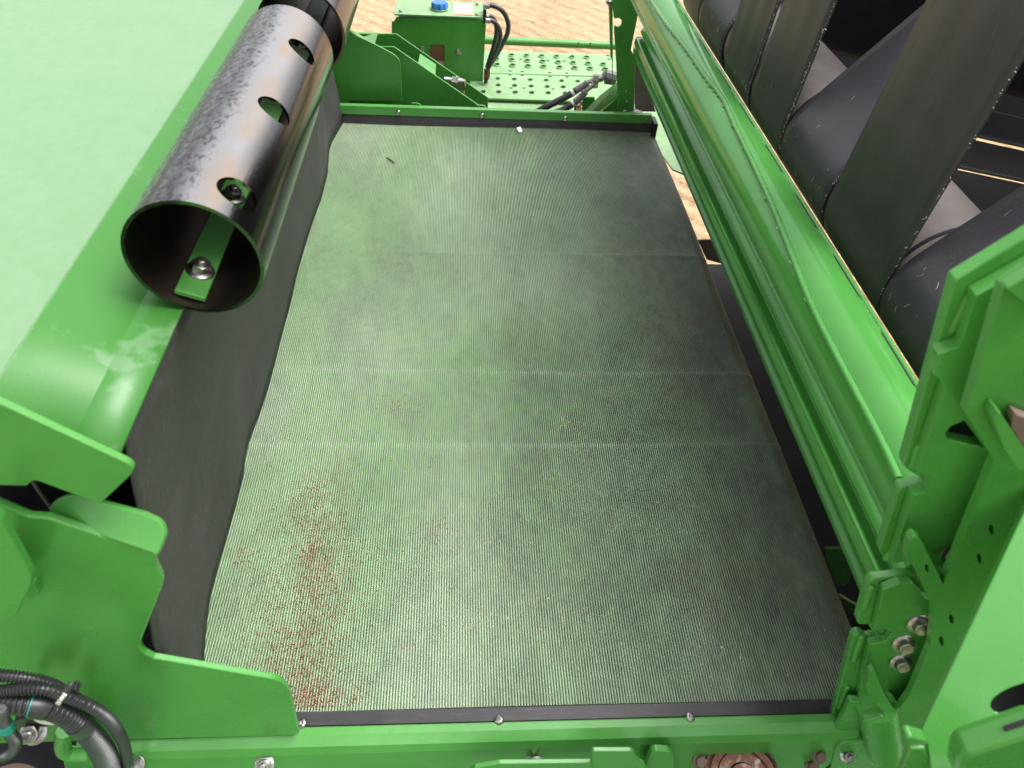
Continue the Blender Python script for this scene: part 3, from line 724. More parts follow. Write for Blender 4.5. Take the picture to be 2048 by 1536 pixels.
tube('weld_bar', resample(spline(bpth, 8), .006)[0], .0031, M['green_clean'], dm, 10)
off = np.array([-.003, 0, -.001])
weldblobs([p+off for p in spline(bpth[2:8], 6)], .0017, .016, M['green'], dm)
weldblobs([p+off for p in spline(bpth[8:14], 6)], .0014, .05, M['green'], dm)
def ang_bar(a, y0, y1, r_, mname='green_clean'):
    p = lambda y: np.array([cxd+(DR+.0005)*math.cos(a), y, czd+(DR+.0005)*math.sin(a)])
    tube('weld_bar', [p(y0), p((y0+y1)/2), p(y1)], r_, M[mname], dm, 10); return p
vd = math.atan2(.7-czd, -cxd)
pR = ang_bar(vd-math.radians(70), .242, 1.49, .0024)
ofr = np.array([-.0030, 0, .0006])
for y0 in np.arange(.33, 1.45, .11): weldblobs([pR(y0)+ofr, pR(y0+.035)+ofr], .0013, .005, M['green'], dm, .15)
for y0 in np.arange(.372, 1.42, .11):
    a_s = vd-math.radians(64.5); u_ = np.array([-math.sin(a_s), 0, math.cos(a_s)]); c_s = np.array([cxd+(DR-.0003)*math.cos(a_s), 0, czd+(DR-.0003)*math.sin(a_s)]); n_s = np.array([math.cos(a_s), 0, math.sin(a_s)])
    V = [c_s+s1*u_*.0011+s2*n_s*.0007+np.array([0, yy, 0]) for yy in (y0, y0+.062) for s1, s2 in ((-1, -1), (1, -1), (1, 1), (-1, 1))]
    obj('gap_shade_strip', V, [(0, 1, 2, 3), (7, 6, 5, 4), (0, 4, 5, 1), (1, 5, 6, 2), (2, 6, 7, 3), (3, 7, 4, 0)], M['dark'], dm)  # dark strips painted in for the shadowed gaps beside the weld bar
pL = ang_bar(vd+math.radians(84), .242, 1.49, .0028)
# bright end cap visible at the near notch
MB().prismc((cxd, .236, czd), (0, 1, 0), DR*.93, .006, 48).build('end_cap', M['green_clean'], dm, 30)

# ------------------------------------------------------------------ belts and belt roller
BX, BZ, BR = .479, .294, .0615
br = thing('belt_roller', 'bare grey-brown roller showing between the black belts', 'roller', (BX, .9, BZ-BR))
cyl_y('shell', BX, BZ, BR, .262, 1.495, M['bare_roll'], br, 96)
for yy in (.545, .858, 1.3): cyl_y('ring_groove', BX, BZ, BR+.0012, yy, yy+.004, M['dark'], br, 64)
def belt_path(kind):
    RB = BR+.0035; pts = []
    if kind == 'v':
        th0 = math.radians(176); d = np.array([math.cos(math.radians(86.5)), math.sin(math.radians(86.5))])
    else:
        th0 = math.radians(140); d = np.array([math.cos(math.radians(51)), math.sin(math.radians(51))])
    s = np.array([BX+RB*math.cos(th0), BZ+RB*math.sin(th0)])
    L = .57 if kind == 'v' else .55
    aw = math.radians(86 if kind == 'v' else 50); tR = .06; tp2 = s+d*L; nn2 = np.array([d[1], -d[0]]); cc = tp2+nn2*tR; a_ = math.atan2(-nn2[1], -nn2[0])
    ar = [tuple(cc+tR*np.array([math.cos(a_-q), math.sin(a_-q)])) for q in np.linspace(0, aw, 10)]
    e0 = np.array(ar[-1]); de = np.array([math.sin(a_-aw), -math.cos(a_-aw)])
    pts.append(tuple(e0+de*(1.15 if kind == 'v' else .8))); pts += ar[::-1]
    for k in range(13, 0, -1): pts.append(tuple(s+d*L*k/14))
    th1 = math.radians(262)
    for k in range(25): t = th0+(th1-th0)*k/24; pts.append((BX+RB*math.cos(t), BZ+RB*math.sin(t)))
    e = np.array(pts[-1]); dd_ = np.array([math.cos(math.radians(-9.7)), math.sin(math.radians(-9.7))])
    for k in range(1, 7): pts.append(tuple(e+dd_*1.3*k/6))
    return pts
belts = [('v', 1.318, 1.452, 'leftmost upright black belt, beside the top of the green drum'),
         ('d', 1.165, 1.318, 'slanting black belt behind the creased upright belt near the top'),
         ('v', 1.008, 1.142, 'creased upright black belt left of the fuzzy-edged belt'),
         ('v', .858, .994, 'fuzzy-edged upright black belt in the middle of the row'),
         ('d', .700, .852, 'slanting bluish black belt flecked with pale fibres'),
         ('v', .538, .692, 'widest upright black belt crossing the upper right of the picture'),
         ('d', .384, .534, 'slanting black belt nearest the camera, behind the green side frame'),
         ]
BO = []
for kind, y0, y1, lab in belts:
    pth = belt_path(kind)
    t = thing('baling_belt', lab, 'belt', (BX-.07, (y0+y1)/2, BZ-.06), 'black baling belts')
    ph = random.random()*6
    cr = .0016 if 'creased' in lab else .0006
    def jit(x, yy, z, y0=y0, y1=y1, ph=ph, cr=cr):
        q = (yy-y0)/(y1-y0); lift = max(0, z-.30)
        return (.004*math.sin(q*math.pi)*min(1, lift*6)*math.sin(ph)+cr*math.sin(q*17+ph)*min(1, lift*8), 0)
    strip_y('belt', pth, y0, y1, M['belt'] if kind == 'v' else M['belt_diag'], t, .0035, 40, 14, jit=jit)
    # frayed near edge
    b = MB(); pp = np.array([(x, 0, z) for x, z in pth]); sm, _ = resample(pp, .0022)
    dens = .9 if 'fuzzy' in lab else .35
    for q in sm:
        if q[2] > .75 or q[0] > BX+.02 and q[2] < BZ: continue
        if random.random() < dens:
            c = np.array([q[0]-.0015, y0-.0002, q[2]]); L_ = random.uniform(.001, .003)*(1.6 if 'fuzzy' in lab and random.random() < .2 else 1)
            dv = np.array([random.uniform(-1, .4), random.uniform(-.9, .3), random.uniform(-.6, .8)]); dv /= np.linalg.norm(dv); w_ = np.array([.0003, .0002, .0004])
            b.add([c-w_, c+w_, c+dv*L_], [(0, 1, 2)])
    fr = b.build('frayed_edge', M['fibre'], t, None); fr['kind'] = 'stuff'
    # pale fibre wisps stuck on the face
    if kind == 'd' or 'fuzzy' in lab:
        b = MB(); run = [np.array(p) for p in pth]
        for _ in range(20 if kind == 'd' else 12):
            i = random.randrange(20 if kind == 'd' else 15, 38 if kind == 'd' else 28); a, c = run[i], run[i+1]
            tt = random.random(); pos = a+(c-a)*tt; dr = (c-a)/np.linalg.norm(c-a); nn = np.array([-abs(dr[1]), abs(dr[0])])
            if np.dot(nn, np.array([0-pos[0], .7-pos[1]])) < 0: nn = -nn
            base = np.array([pos[0]+nn[0]*.0022, random.uniform(y0+.01, y1-.01), pos[1]+nn[1]*.0022])
            d3 = np.array([dr[0], 0, dr[1]]); yv = np.array([0, 1., 0]); L_ = random.uniform(.002, .009)
            pts_ = [base]
            ang = random.uniform(-.5, .5)
            for k in range(3):
                ang += random.uniform(-.6, .6); pts_.append(pts_[-1]+L_/3*(math.cos(ang)*d3+math.sin(ang)*yv))
            b.add(*sweep(pts_, random.choice([.00009, .00012, .0002]), 4))
        wsp = b.build('fibre_wisps', M['fibre'], t, None); wsp['kind'] = 'stuff'
ch = thing('chamber_wall', 'dark bale chamber wall seen through the belts at top right', 'wall', (1.1, 1.5, .1))
plate('wall_sheet', [(.53, 1.5, .15), (1.9, 1.5, -.12), (1.9, 1.5, 1.0), (.53, 1.5, 1.0)], [], (0, .006, 0), M['dark'], ch)
box('back_sheet', (1.75, .25, -.1), (1.76, 1.5, .9), M['dark'], ch)
box('side_sheet', (.60, .246, -.1), (1.75, .252, .9), M['dark'], ch)
strip_y('floor_lining', [(.50, .215), (1.75, -.01)], .255, .53, M['floor_belt'], ch, .003)
strip_y('floor_lining', [(.55, .212), (1.75, -.01)], 1.395, 1.49, M['floor_belt'], ch, .003)

# ------------------------------------------------------------------ right side frame (near)
sf = thing('notched_bulkhead', 'notched green steel side frame at the right edge', 'frame', (.33, .24, -.05))
back = [(2090, 452), (1911, 561), (1806, 933), (1820, 943), (1834, 952), (1856, 950), (1860, 960), (1846, 971), (1820, 974), (1799, 976), (1758, 1106), (1786, 1127), (1822, 1121), (1862, 1100), (1935, 1074), (2090, 1060)]
back = rnd(back, {2, 9, 10}, 8)
back2 = [(2090, 1190), (1895, 1190), (1872, 1172), (1852, 1160), (1835, 1150), (1745, 1160), (1736, 1167), (1713, 1243), (1718, 1250), (1735, 1249), (1745, 1262), (1763, 1257), (1770, 1264), (1757, 1274), (1735, 1277), (1722, 1268), (1706, 1272), (1658, 1456), (1690, 1482), (2090, 1482)]
back2 = rnd(back2, {5, 6, 7, 8, 15, 16}, 8)
YB = .2375
hole = [(1892, 869), (1903, 852), (1932, 841), (1972, 896), (1898, 880)]
yplate('back_plate', back2, YB, .007, M['green_clean'], sf, bevel=.0012)
yplate('back_plate', back, YB, .007, M['green_clean'], sf, [rnd(hole, {0, 1}, 8)], .0012)
front = [(2090, 517), (1953, 592), (1920, 694), (1876, 709), (1882, 725), (1867, 748), (1893, 771), (1852, 892), (1835, 947), (1860, 950), (1866, 962), (1852, 985), (1827, 991), (1784, 1126), (1822, 1122), (1862, 1101), (1935, 1075), (2090, 1061)]
yplate('front_plate', rnd(front, {0}, 1), .2300, .007, M['green_clean'], sf, [rnd([(u-3, v) for u, v in hole], {0, 1}, 8)], .001)
front2 = [(1757, 1190), (1797, 1170), (1826, 1170), (1855, 1195), (2090, 1195), (2090, 1440), (1745, 1440), (1742, 1400), (1720, 1400), (1745, 1300), (1722, 1293), (1740, 1290), (1775, 1282), (1785, 1266), (1765, 1258), (1745, 1262)]
front2 = [(1766, 1180), (1800, 1167), (1826, 1167), (1850, 1195), (1900, 1215), (2090, 1215), (2090, 1470), (1700, 1470), (1722, 1370), (1738, 1290), (1772, 1283), (1784, 1266), (1764, 1257), (1747, 1262)]
yplate('front_plate', front2, .2310, .006, M['green_clean'], sf, bevel=.001)
bT = MB()
for pth, sz in (([(1935, 597), (1905, 660)], .0020), ([(2060, 535), (1960, 583)], .0024), ([(1838, 895), (1828, 930)], .0028), ([(1798, 1085), (1775, 1115)], .0030), ([(1742, 1175), (1728, 1215)], .0028), ([(1722, 1275), (1708, 1320)], .0026), ([(1694, 1375), (1680, 1415)], .0026), ([(1770, 1168), (1800, 1160)], .0024)):
    a, b_ = [P(u, v, y=.2368) for u, v in pth]
    for k in range(12): q = a+(b_-a)*k/11; bT.blob(q, sz*1.1, sz*.8, sz*1.2)
bT.build('weld_bead', M['green'], sf, 60)['kind'] = 'stuff'
for u, v in ((1838, 1248), (1807, 1287), (1801, 1324)): bolt(P(u, v, y=.2285), (-.12, -.80, .30), .0060, M['zinc'], sf, stud=0)
yplate('tab_plate', rnd([(1720, 1405), (1700, 1402), (1668, 1470), (1760, 1480), (1735, 1425)], {0, 1}, 5), .2245, .006, M['green_clean'], sf)
sA, sB = P(1752, 1408, y=.222), P(1768, 1500, y=.213)
tube('stub_tube', [sA, (sA+sB)/2, sB], .0165, M['green_clean'], sf, 32)
bT = MB()
wa, wb = P(1729, 1440, y=.201), P(1762, 1432, y=.199)
for k in range(14): q = wa+(wb-wa)*k/13; bT.blob(q, .0016, .0014, .0016)
bT.build('weld_bead', M['green'], sf, 60)['kind'] = 'stuff'
yplate('foot_plate', rnd([(1672, 1492), (1690, 1484), (1740, 1480), (1800, 1500), (1815, 1560), (1655, 1560)], {0, 1, 3}, 8), .2175, .01, M['green_clean'], sf)
bolt(P(1694, 1510, y=.2165), (0, -.6, .8), .0056, M['zinc'], sf, stud=.6)
yplate('shade_backing', [(1880, 828), (1990, 828), (1990, 910), (1880, 905)], .2475, .003, M['dark'], sf)  # dark sheets put behind the openings in place of shade inside
yplate('shade_backing', [(1845, 1085), (1935, 1050), (2090, 1040), (2090, 1210), (1880, 1205)], .2475, .003, M['dark'], sf)
# rusty bearing flange seen through the frame
rf = thing('bearing_flange', 'rusty bearing flange with a zinc bolt seen through the right frame', 'flange', tuple(P(1915, 1150, y=.25)))
q0 = P(1930, 1165, y=.2415)
ring(q0, .032, .0022, 'flange_disc', M['rusty_steel'], rf, ax=(-.1, -1, .15))
bolt(P(1902, 1107, y=.234), (0, -1, .3), .0050, M['zinc'], rf, stud=.4)

# Y bracket in front of the frame
yb = thing('arm_bracket', 'shaded green forked bracket with small holes in front of the right side frame', 'bracket', (.33, .21, -.05))
yo = [(2090, 520), (2008, 575), (1932, 828), (1989, 923), (1887, 1169), (1842, 1080), (1830, 1073), (1820, 1080), (1811, 1116), (1823, 1126), (1867, 1217), (1863, 1264), (1860, 1294), (1843, 1333), (1819, 1390), (1800, 1416), (1792, 1420), (1784, 1414), (1766, 1383), (1749, 1341), (1740, 1346), (1731, 1372), (1744, 1401), (1771, 1427), (1788, 1460), (1799, 1497), (1802, 1560), (2090, 1560)]
yo = rnd(yo, {3, 5, 6, 7}, 6)
hs_ = [pxcirc(u, v, 4.5, 11, -.2) for u, v in ((1983, 1060), (1959, 1117), (1903, 1238), (1883, 1282))]+[pxcirc(1854, 1137, 3.5, 9, -.2)]
yplate('plate', yo, .2135, .006, M['green_clean'], yb, hs_, .0012)
yplate('upper_boss', [(2012, 578), (2090, 530), (2090, 640)], .2085, .005, M['green'], yb)
tb = rnd([(2000, 824), (1992, 832), (1988, 842), (1997, 866), (2009, 898), (2033, 934), (2090, 965), (2090, 925), (2050, 900), (2018, 852)], {0, 1, 2, 9}, 5)
yplate('lug', tb, .204, .009, M['green'], yb)
yplate('rust_patch', [(2024, 840), (2030, 826), (2042, 832), (2090, 850), (2090, 915), (2048, 896), (2036, 886), (2030, 868), (2022, 862)], .2065, .006, M['rust'], yb, label='rusty worn spot on the lug')

# bright guard panel, leaning back
gp = thing('slotted_shield', 'bright green leaning guard panel with an oval slot at the lower right corner', 'panel', (.35, .16, .05))
p0 = P(1940, 1300, y=.145); nrm = np.array([-.22, -.50, .84]); nrm /= np.linalg.norm(nrm)
go = [(2125, 860), (2420, 860), (2420, 1560), (1866, 1560), (1855, 1487), (1838, 1490), (1832, 1485), (1943, 1250), (2048, 1025)]
go_ = [(2100, 914), (2048, 1025), (1943, 1250), (1832, 1485), (1838, 1490), (1855, 1487), (1866, 1560), (2100, 1560)]
slot = pxcirc(2068, 1394, 88, 31, -.22, 32)
plate('panel', [PP(u, v, p0, nrm) for u, v in go], [[PP(u, v, p0, nrm) for u, v in slot]], -nrm*.006, M['green_clean'], gp, .0008)
yplate('tab', [(1821, 1499), (1852, 1498), (1868, 1560), (1795, 1560)], .104, .004, M['green_clean'], gp)
yplate('tab', rnd([(1813, 1478), (1824, 1475), (1854, 1484), (1852, 1494), (1820, 1497)], {0, 1, 2}, 3), .106, .006, M['green_clean'], gp)
brq = [(1913, 1560), (1918, 1528), (1932, 1512), (2090, 1462), (2090, 1560)]
yplate('edge_bar', rnd(brq, {1, 2}, 8), .090, .012, M['green_clean'], gp, bevel=.003)
plate('slot_shade_sheet', [PP(u, v, p0-nrm*.035, nrm) for u, v in ((1965, 1345), (2120, 1300), (2120, 1455), (1965, 1440))], [], -nrm*.003, M['dark'], gp)  # dark sheet put behind the slot to read as shadow
box('light_blocker', (.66, -.70, -.17), (.672, .155, 1.15), M['green'], gp, .003)  # unseen plate added to block skylight from the right-hand brackets
yplate('slot_plate', [(2008, 1462), (2100, 1432), (2100, 1476), (2016, 1482)], .094, .002, M['dark'], gp)

# ------------------------------------------------------------------ far side: post, gussets, tank, platform, rail, hoses
po = thing('upright_post', 'dark green upright post plate with a round notch at the far end of the rollers', 'post', (.36, 1.55, 0))
YPO = 1.522
nch = [(1236+8*math.cos(a), 45+9*math.sin(a)) for a in np.linspace(-2.2, 2.2, 9)]
pol = [(1218, -160), (1224, 0), (1228, 36)]+nch+[(1228, 54), (1233, 130), (1236, 214), (1240, 219), (1268, 222), (1271, 117), (1262, 100), (1290, -40), (1290, -160)]
yplate('plate', pol, YPO, .006, M['green_clean'], po)
yplate('inner_plate', [(1212, -160), (1217, 10), (1221, 115), (1224, 118), (1225, 173), (1226, 180), (1225, -160)], YPO+.03, .005, M['green_clean'], po)
for u, v in ((1252, 183), (1253, 203)): screw(P(u, v, y=YPO)-np.array([0, .001, 0]), (0, -1, .2), .0022, M['zinc'], po)
bolt(P(1221, 5, y=YPO+.02), (-1, -.3, .2), .006, M['zinc'], po)
tag(yplate('grey_guard', [(1268, 90), (1278, 120), (1312, 224), (1270, 223)], YPO+.03, .004, M['grey'], None), 'plain grey guard sheet behind the upright post', 'guard sheet')
tag(yplate('dark_rail', [(1380, 20), (1388, 24), (1500, 160), (1602, 292), (1590, 292), (1480, 160)], 1.50, .006, M['grey'], None), 'thin grey bar seen in the gap between the drum and the belts', 'bar')

gx = thing('gusset_box', 'dark green gusset plates standing behind the far rail at upper left', 'gusset', (-.08, 1.6, -.03))
A_ = rnd([(672, 40), (699, 61), (713, 71), (757, 92), (792, 111), (801, 124), (804, 202), (700, 202), (700, 216), (660, 216)], {4, 5}, 10)
yplate('front_panel', A_, 1.52, .004, M['green_clean'], gx)
yplate('middle_plate', [(700, 93), (788, 93.5), (958, 211), (958, 240), (680, 240)], 1.56, .004, M['green_clean'], gx)
yplate('rear_plate', [(700, 67), (793, 68), (976, 195), (976, 240), (680, 240)], 1.68, .004, M['green_clean'], gx)
tbq = [P(840, 107, y=1.64), P(872, 128.5, y=1.64), P(871, 149, y=1.57), P(836, 126, y=1.57)]
plate('tab', tbq, [], (0, 0, -.003), M['green_clean'], gx, .0004, label='lighter green tab between the plates')
chq = [P(700, 60, y=1.6), P(727, 75, y=1.6), P(755, 66, y=1.6), P(749, 90, y=1.53), P(713, 71, y=1.53)]
obj('channel', chq, [(0, 1, 3, 4), (1, 2, 3)], M['green'], gx, solid=.003)
for cu_, cv_ in ((836, 209), (966, 213)):
    yplate('slotted_tab', rnd([(cu_-14, cv_-3), (cu_+2, cv_-2), (cu_+11, cv_+7), (cu_+11, cv_+13), (cu_-14, cv_+13)], {0, 1, 2}, 4), 1.50, .004, M['green_clean'], gx, [pxcirc(cu_-7, cv_+1, 2.6, 1.2)])
fit = thing('hose_fitting', 'silver elbow hydraulic fitting on the gusset plates', 'fitting', tuple(P(908, 180, y=1.60)))
b = MB(); e1 = [P(u, v, y=1.61) for u, v in ((888, 158), (903, 160), (912, 162), (924, 163))]
b.add(*sweep(e1[:2], .0055, 14)); b.add(*sweep([e1[1], e1[2]], .0085, 6)); b.add(*sweep([e1[2], e1[3]], .0075, 14)); b.add(*sweep([P(910, 161, y=1.61), P(915, 162.5, y=1.61)], .0105, 6))
e2 = [P(u, v, y=1.61) for u, v in ((924, 160), (924, 170), (923, 178), (923, 186))]
b.add(*sweep(e2[:2], .0085, 14)); b.add(*sweep(e2[1:3], .0095, 6)); b.add(*sweep(e2[2:], .0075, 14))
b.build('elbow', M['zinc'], fit, 30)

tk = thing('oil_tank', 'green oil tank box with a blue cap and sight window', 'tank', tuple(P(875, 215, y=1.98)))
YT = 1.94
fr_ = rnd([(793, 34), (966, 40), (972, 50), (966, 150), (962, 216), (960, 240), (788, 240), (785, 110), (783, 43), (788, 43)], {1}, 3)
win = rnd([(859, 89), (889, 90), (889, 150), (860, 150)], {0, 1, 2, 3}, 5)
yplate('front_sheet', fr_, YT, .004, M['green_clean'], tk, [win])
b0, b1 = P(795, 40, y=YT+.006), P(964, 236, y=YT+.006)
box('tank_body', (b0[0], YT+.012, b1[2]), (b1[0], YT+.16, b0[2]), M['green'], tk)
w0, w1 = P(857, 86, y=YT+.008), P(891, 152, y=YT+.008)
box('sight_window', (w0[0], YT+.0055, w1[2]), (w1[0], YT+.0115, w0[2]), M['sight'], tk, .0004)
zt = P(880, 35, y=YT)[2]+.002
tl = [P(789, 31, z=zt), P(968, 38, z=zt), P(967, 8, z=zt), P(794, 0, z=zt)]
tp_ = plate('lid', tl, [], (0, 0, .004), M['green_dusty_sheen'], tk, .0008)
for u, v in ((801, 24), (953, 31), (954, 10)): bolt(P(u, v, z=zt+.004), (0, 0, 1), .004, M['zinc'], tp_, stud=.5)
for u, v in ((843, 99), (916, 104)): bolt(P(u, v, y=YT-.001), (0, -1, 0), .0055, M['zinc'], tk, stud=.3)
cp = P(879, 19, z=zt+.004); V = []; Fc = []; n_ = 48; pr = [(.0, 1.0), (.010, 1.0), (.014, .9), (.015, .0)]
for h, k_ in pr:
    for k in range(n_):
        t = 2*math.pi*k/n_; r = .0205*k_*(1+.07*math.cos(9*t)) if k_ else .0005; V.append((cp[0]+r*math.cos(t), cp[1]+r*math.sin(t), cp[2]+.004+h))
for i in range(len(pr)-1):
    for k in range(n_): Fc.append((i*n_+k, i*n_+(k+1) % n_, (i+1)*n_+(k+1) % n_, (i+1)*n_+k))
obj('filler_cap', V, Fc, M['blue'], tk, 35)
MB().prismc(cp, (0, 0, 1), .0235, .004, 32).build('cap_collar', M['green_dusty_sheen'], tk)
lq = [P(906, 29, z=zt+.0048), P(946, 30, z=zt+.0048), P(945, 7, z=zt+.0048), P(907, 6, z=zt+.0048)]
def inset(q, a0, b0, a1, b1, dz):
    f_ = lambda a, b: (1-a)*(1-b)*q[0]+a*(1-b)*q[1]+a*b*q[2]+(1-a)*b*q[3]+np.array([0, 0, dz]); return [f_(a0, b0), f_(a1, b0), f_(a1, b1), f_(a0, b1)]
ld = plate('label', lq, [], (0, 0, .0004), M['label_red'], tk, 0)
plate('label_field', inset(lq, .05, .06, .95, .94, .0006), [], (0, 0, .0003), M['white'], ld, 0)
b = MB()
for k in range(10):
    a = .08+.084*k; q = inset(lq, a, .12, a+.05, .12+random.uniform(.10, .26), .0011); b.add(q, [(0, 1, 2, 3)])
for k in range(7):
    a = .30+.06*k; q = inset(lq, a, .62, a+.035, .66+random.uniform(.02, .10), .0011); b.add(q, [(0, 1, 2, 3)])
for k in range(14):
    a = .08+.06*k; q = inset(lq, a, .90, a+.03, .93, .0011); b.add(q, [(0, 1, 2, 3)])
q = inset(lq, .06, .40, .94, .42, .0011); b.add(q, [(0, 1, 2, 3)])
b.build('label_print', M['label_ink'], ld, None)
yplate('side_port', rnd([(966, 18), (973, 20), (973, 46), (966, 48)], {1, 2}, 3), YT-.004, .02, M['dark'], tk)
hz = [([(966, 12), (985, 11), (1005, 22), (1016, 44), (1015, 66), (1003, 92), (988, 118), (977, 135)], YT+.03, .0062, 'outermost black hose arching from the top of the oil tank'),
      ([(969, 32), (982, 33), (991, 46), (993, 66), (988, 90), (980, 116), (974, 135)], YT+.01, .0058, 'innermost black hose bending down beside the oil tank'),
      ([(971, 41), (985, 42), (997, 54), (1001, 72), (995, 96), (985, 118), (976, 138)], YT-.01, .0056, 'middle black hose with a silver end beside the oil tank')]
for px, yy, r_, lab in hz:
    t = thing('oil_hose', lab, 'hose', tuple(P(px[-1][0], px[-1][1], y=yy)), 'hoses beside the oil tank')
    tube('hose', spline([P(u, v, y=yy) for u, v in px], 8), r_, M['hose'], t, 12)
    a, b_ = P(*px[0], y=yy), P(*px[1], y=yy); tube('ferrule', [a, a+(b_-a)*.7], r_*1.25, M['zinc'], t, 12)
tag(tube('drain_hose', spline([P(u, v, y=1.93) for u, v in ((976, 132), (973, 150), (971, 170), (964, 195), (955, 215))], 8), .005, M['hose'], None, 10), 'thin black hose hanging down the right side of the oil tank', 'hose')
tag(MB().prismc(P(974, 138, y=1.92), (0, -.2, -1), .009, .02, 6).prismc(P(973, 148, y=1.92), (0, -.2, -1), .007, .014, 12).build('hose_union', M['rusty_steel'], None, 30), 'small metal union joining the tank hoses', 'union')

# perforated platform
pf = thing('step_platform', 'pale green perforated step platform behind the tray', 'platform', (.28, 1.95, -.15))
ZP = -.10
def row(v0, us, a, b, dv): return [pxcirc(u, v0+dv*(u-us[0]), a, b, 0, 14) for u in us]
up_h = row(111, [993, 1023, 1053, 1083, 1113, 1144, 1173], 4.6, 2.6, .03)+row(120, [993, 1024, 1054.5, 1085, 1116, 1146, 1176, 1206], 4.8, 2.7, .048)+row(131, [994, 1025, 1056, 1087, 1119, 1149, 1180, 1210], 5, 2.9, .042)
lo_h = row(157, [995, 1028, 1060, 1092, 1123, 1155], 5.0, 2.8, .035)+row(170, [996, 1029, 1062, 1094, 1126], 5.3, 3.0, .03)+row(183, [966, 997, 1030, 1063, 1096, 1130], 5.6, 3.2, .02)
slots_u = [pxcirc(u, v, 3.6, 1.1) for u, v in ((1020, 142), (1044, 143), (1099, 145), (1133, 146), (1095, 121), (1128, 122), (1041, 118), (1018, 117), (1215, 111), (1218, 118))]
slots_l = [pxcirc(u, v, 3.6, 1.1) for u, v in ((1020, 150), (1044, 151), (1100, 153), (1134, 154), (1048, 176), (1106, 178), (1022, 176))]
upx = [(960, 100), (1240, 110), (1240, 153.5), (960, 145.5)]
lox = [(940, 146), (1262, 156), (1262, 206), (940, 195)]
toz = lambda px, z=ZP: [P(u, v, z=z) for u, v in px]
UP = plate('upper_tread', toz(upx), [toz(h) for h in up_h+slots_u], (0, 0, -.004), M['green_dusty_sheen'], pf, .0005)
LP = plate('lower_tread', toz(lox), [toz(h) for h in lo_h+slots_l], (0, 0, -.004), M['green_dusty_sheen'], pf, .0005)
b = MB()
for h in up_h:
    c = np.mean(toz(h), axis=0); R_ = np.linalg.norm(toz(h)[0]-c)+.0006
    n_ = 16; V = []; Fc = []
    for rr, hh in ((R_+.003, 0.0005), (R_+.0012, .004), (R_, .0045), (R_, -.003)):
        for k in range(n_): t = 2*math.pi*k/n_; V.append((c[0]+rr*math.cos(t), c[1]+rr*1.05*math.sin(t), c[2]+hh))
    for i in range(3):
        for k in range(n_): Fc.append((i*n_+k, i*n_+(k+1) % n_, (i+1)*n_+(k+1) % n_, (i+1)*n_+k))
    obj('hole_collar', V, Fc, M['green_dusty_sheen'], UP, 40)
box('under_tray', (-.05, 1.99, -.20), (.60, 2.19, -.19), M['dark'], pf)
fq = [(940, 197), (1250, 207), (1420, 260), (1420, 352), (1352, 336), (1300, 300), (1290, 250), (940, 250)]
plate('deck_sheet', toz([(900, 198), (1262, 208), (1400, 214), (1480, 395), (1345, 338), (1290, 262), (900, 262)], ZP-.012), [toz(pxcirc(1109, 199, 9, 5), ZP-.012)], (0, 0, -.004), M['green_dusty_sheen'], pf, .0005)
bq = [P(1165, 223, y=1.60), P(1182, 223, y=1.60), P(1242, 168, y=1.56), P(1232, 160, y=1.56)]
br_ = thing('diagonal_brace', 'pale green diagonal brace beside the upright post', 'brace', tuple(bq[0]))
tube('angle_bar', [P(1175, 226, y=1.56), P(1205, 196, y=1.56), P(1245, 164, y=1.56)], .0085, M['green_dusty_sheen'], br_, 4)
tube('inner_bar', [P(1190, 228, y=1.57), P(1215, 204, y=1.57), P(1248, 178, y=1.57)], .0065, M['green'], br_, 4)
yplate('brace_web', [(1195, 230), (1250, 182), (1262, 232)], 1.58, .004, M['green_clean'], br_)
yplate('bracket_plate', rnd([(1163, 232), (1165, 200), (1170, 194), (1190, 194), (1191, 232)], {1, 2, 3}, 5), 1.62, .004, M['green_clean'], br_)
# gantry rail tube
rt = thing('guard_rail', 'green tube rail crossing behind the platform', 'rail', tuple(P(960, 80, y=2.45)))
tube('tube', [P(640, 70, y=2.45), P(960, 80, y=2.45), P(1260, 93, y=2.45)], .0125, M['green'], rt, 20)
for u, v in ((1157, 86.5), (1181, 87)): MB().prismc(P(u, v, y=2.436), (0, -1, .3), .0032, .003, 12).build('plug', M['zinc'], rt)
# hydraulic hoses by the post
for k, (px, fx, r_, lab) in enumerate(((((1068, 228), (1092, 214), (1118, 201), (1140, 189), (1152, 181)), ((1152, 181), (1170, 170), (1176, 165), (1184, 161), (1190, 158)), .0078, 'upper hydraulic hose with a white band beside the post'),
                                    (((1094, 230), (1120, 222), (1138, 213), (1150, 204)), ((1150, 204), (1164, 192), (1172, 182), (1180, 176), (1190, 168)), .0074, 'lower hydraulic hose with a white band beside the post'))):
    t = thing('hydraulic_hose', lab, 'hose', tuple(P(px[0][0], px[0][1], y=1.60)), 'hydraulic hoses behind the far rail')
    yy = 1.585+.03*(1-k)
    hp = spline([P(u, v, y=yy) for u, v in px], 8); tube('hose', hp, r_, M['hose'], t, 14)
    fp = spline([P(u, v, y=yy) for u, v in fx], 8); nf = len(fp)
    tube('ferrule', fp[:nf//2], r_*1.02, M['grey'], t, 14); tube('end_pipe', fp[nf//2-1:], r_*.62, M['zinc'], t, 12)
    i = int(len(hp)*.80); tube('white_band', hp[i:i+4], r_*1.06, M['white_band'], t, 14)
vb = thing('valve_fitting', 'zinc valve fitting where the hydraulic hoses meet the post', 'fitting', tuple(P(1190, 165, y=1.6)))
b = MB(); b.add(*sweep([P(1186, 158, y=1.60), P(1196, 158, y=1.60)], .011, 6)); b.add(*sweep([P(1194, 158, y=1.60), P(1206, 155, y=1.60)], .0085, 12)); b.add(*sweep([P(1190, 164, y=1.60), P(1189, 174, y=1.60)], .0085, 6))
b.build('union', M['zinc'], vb, 30)
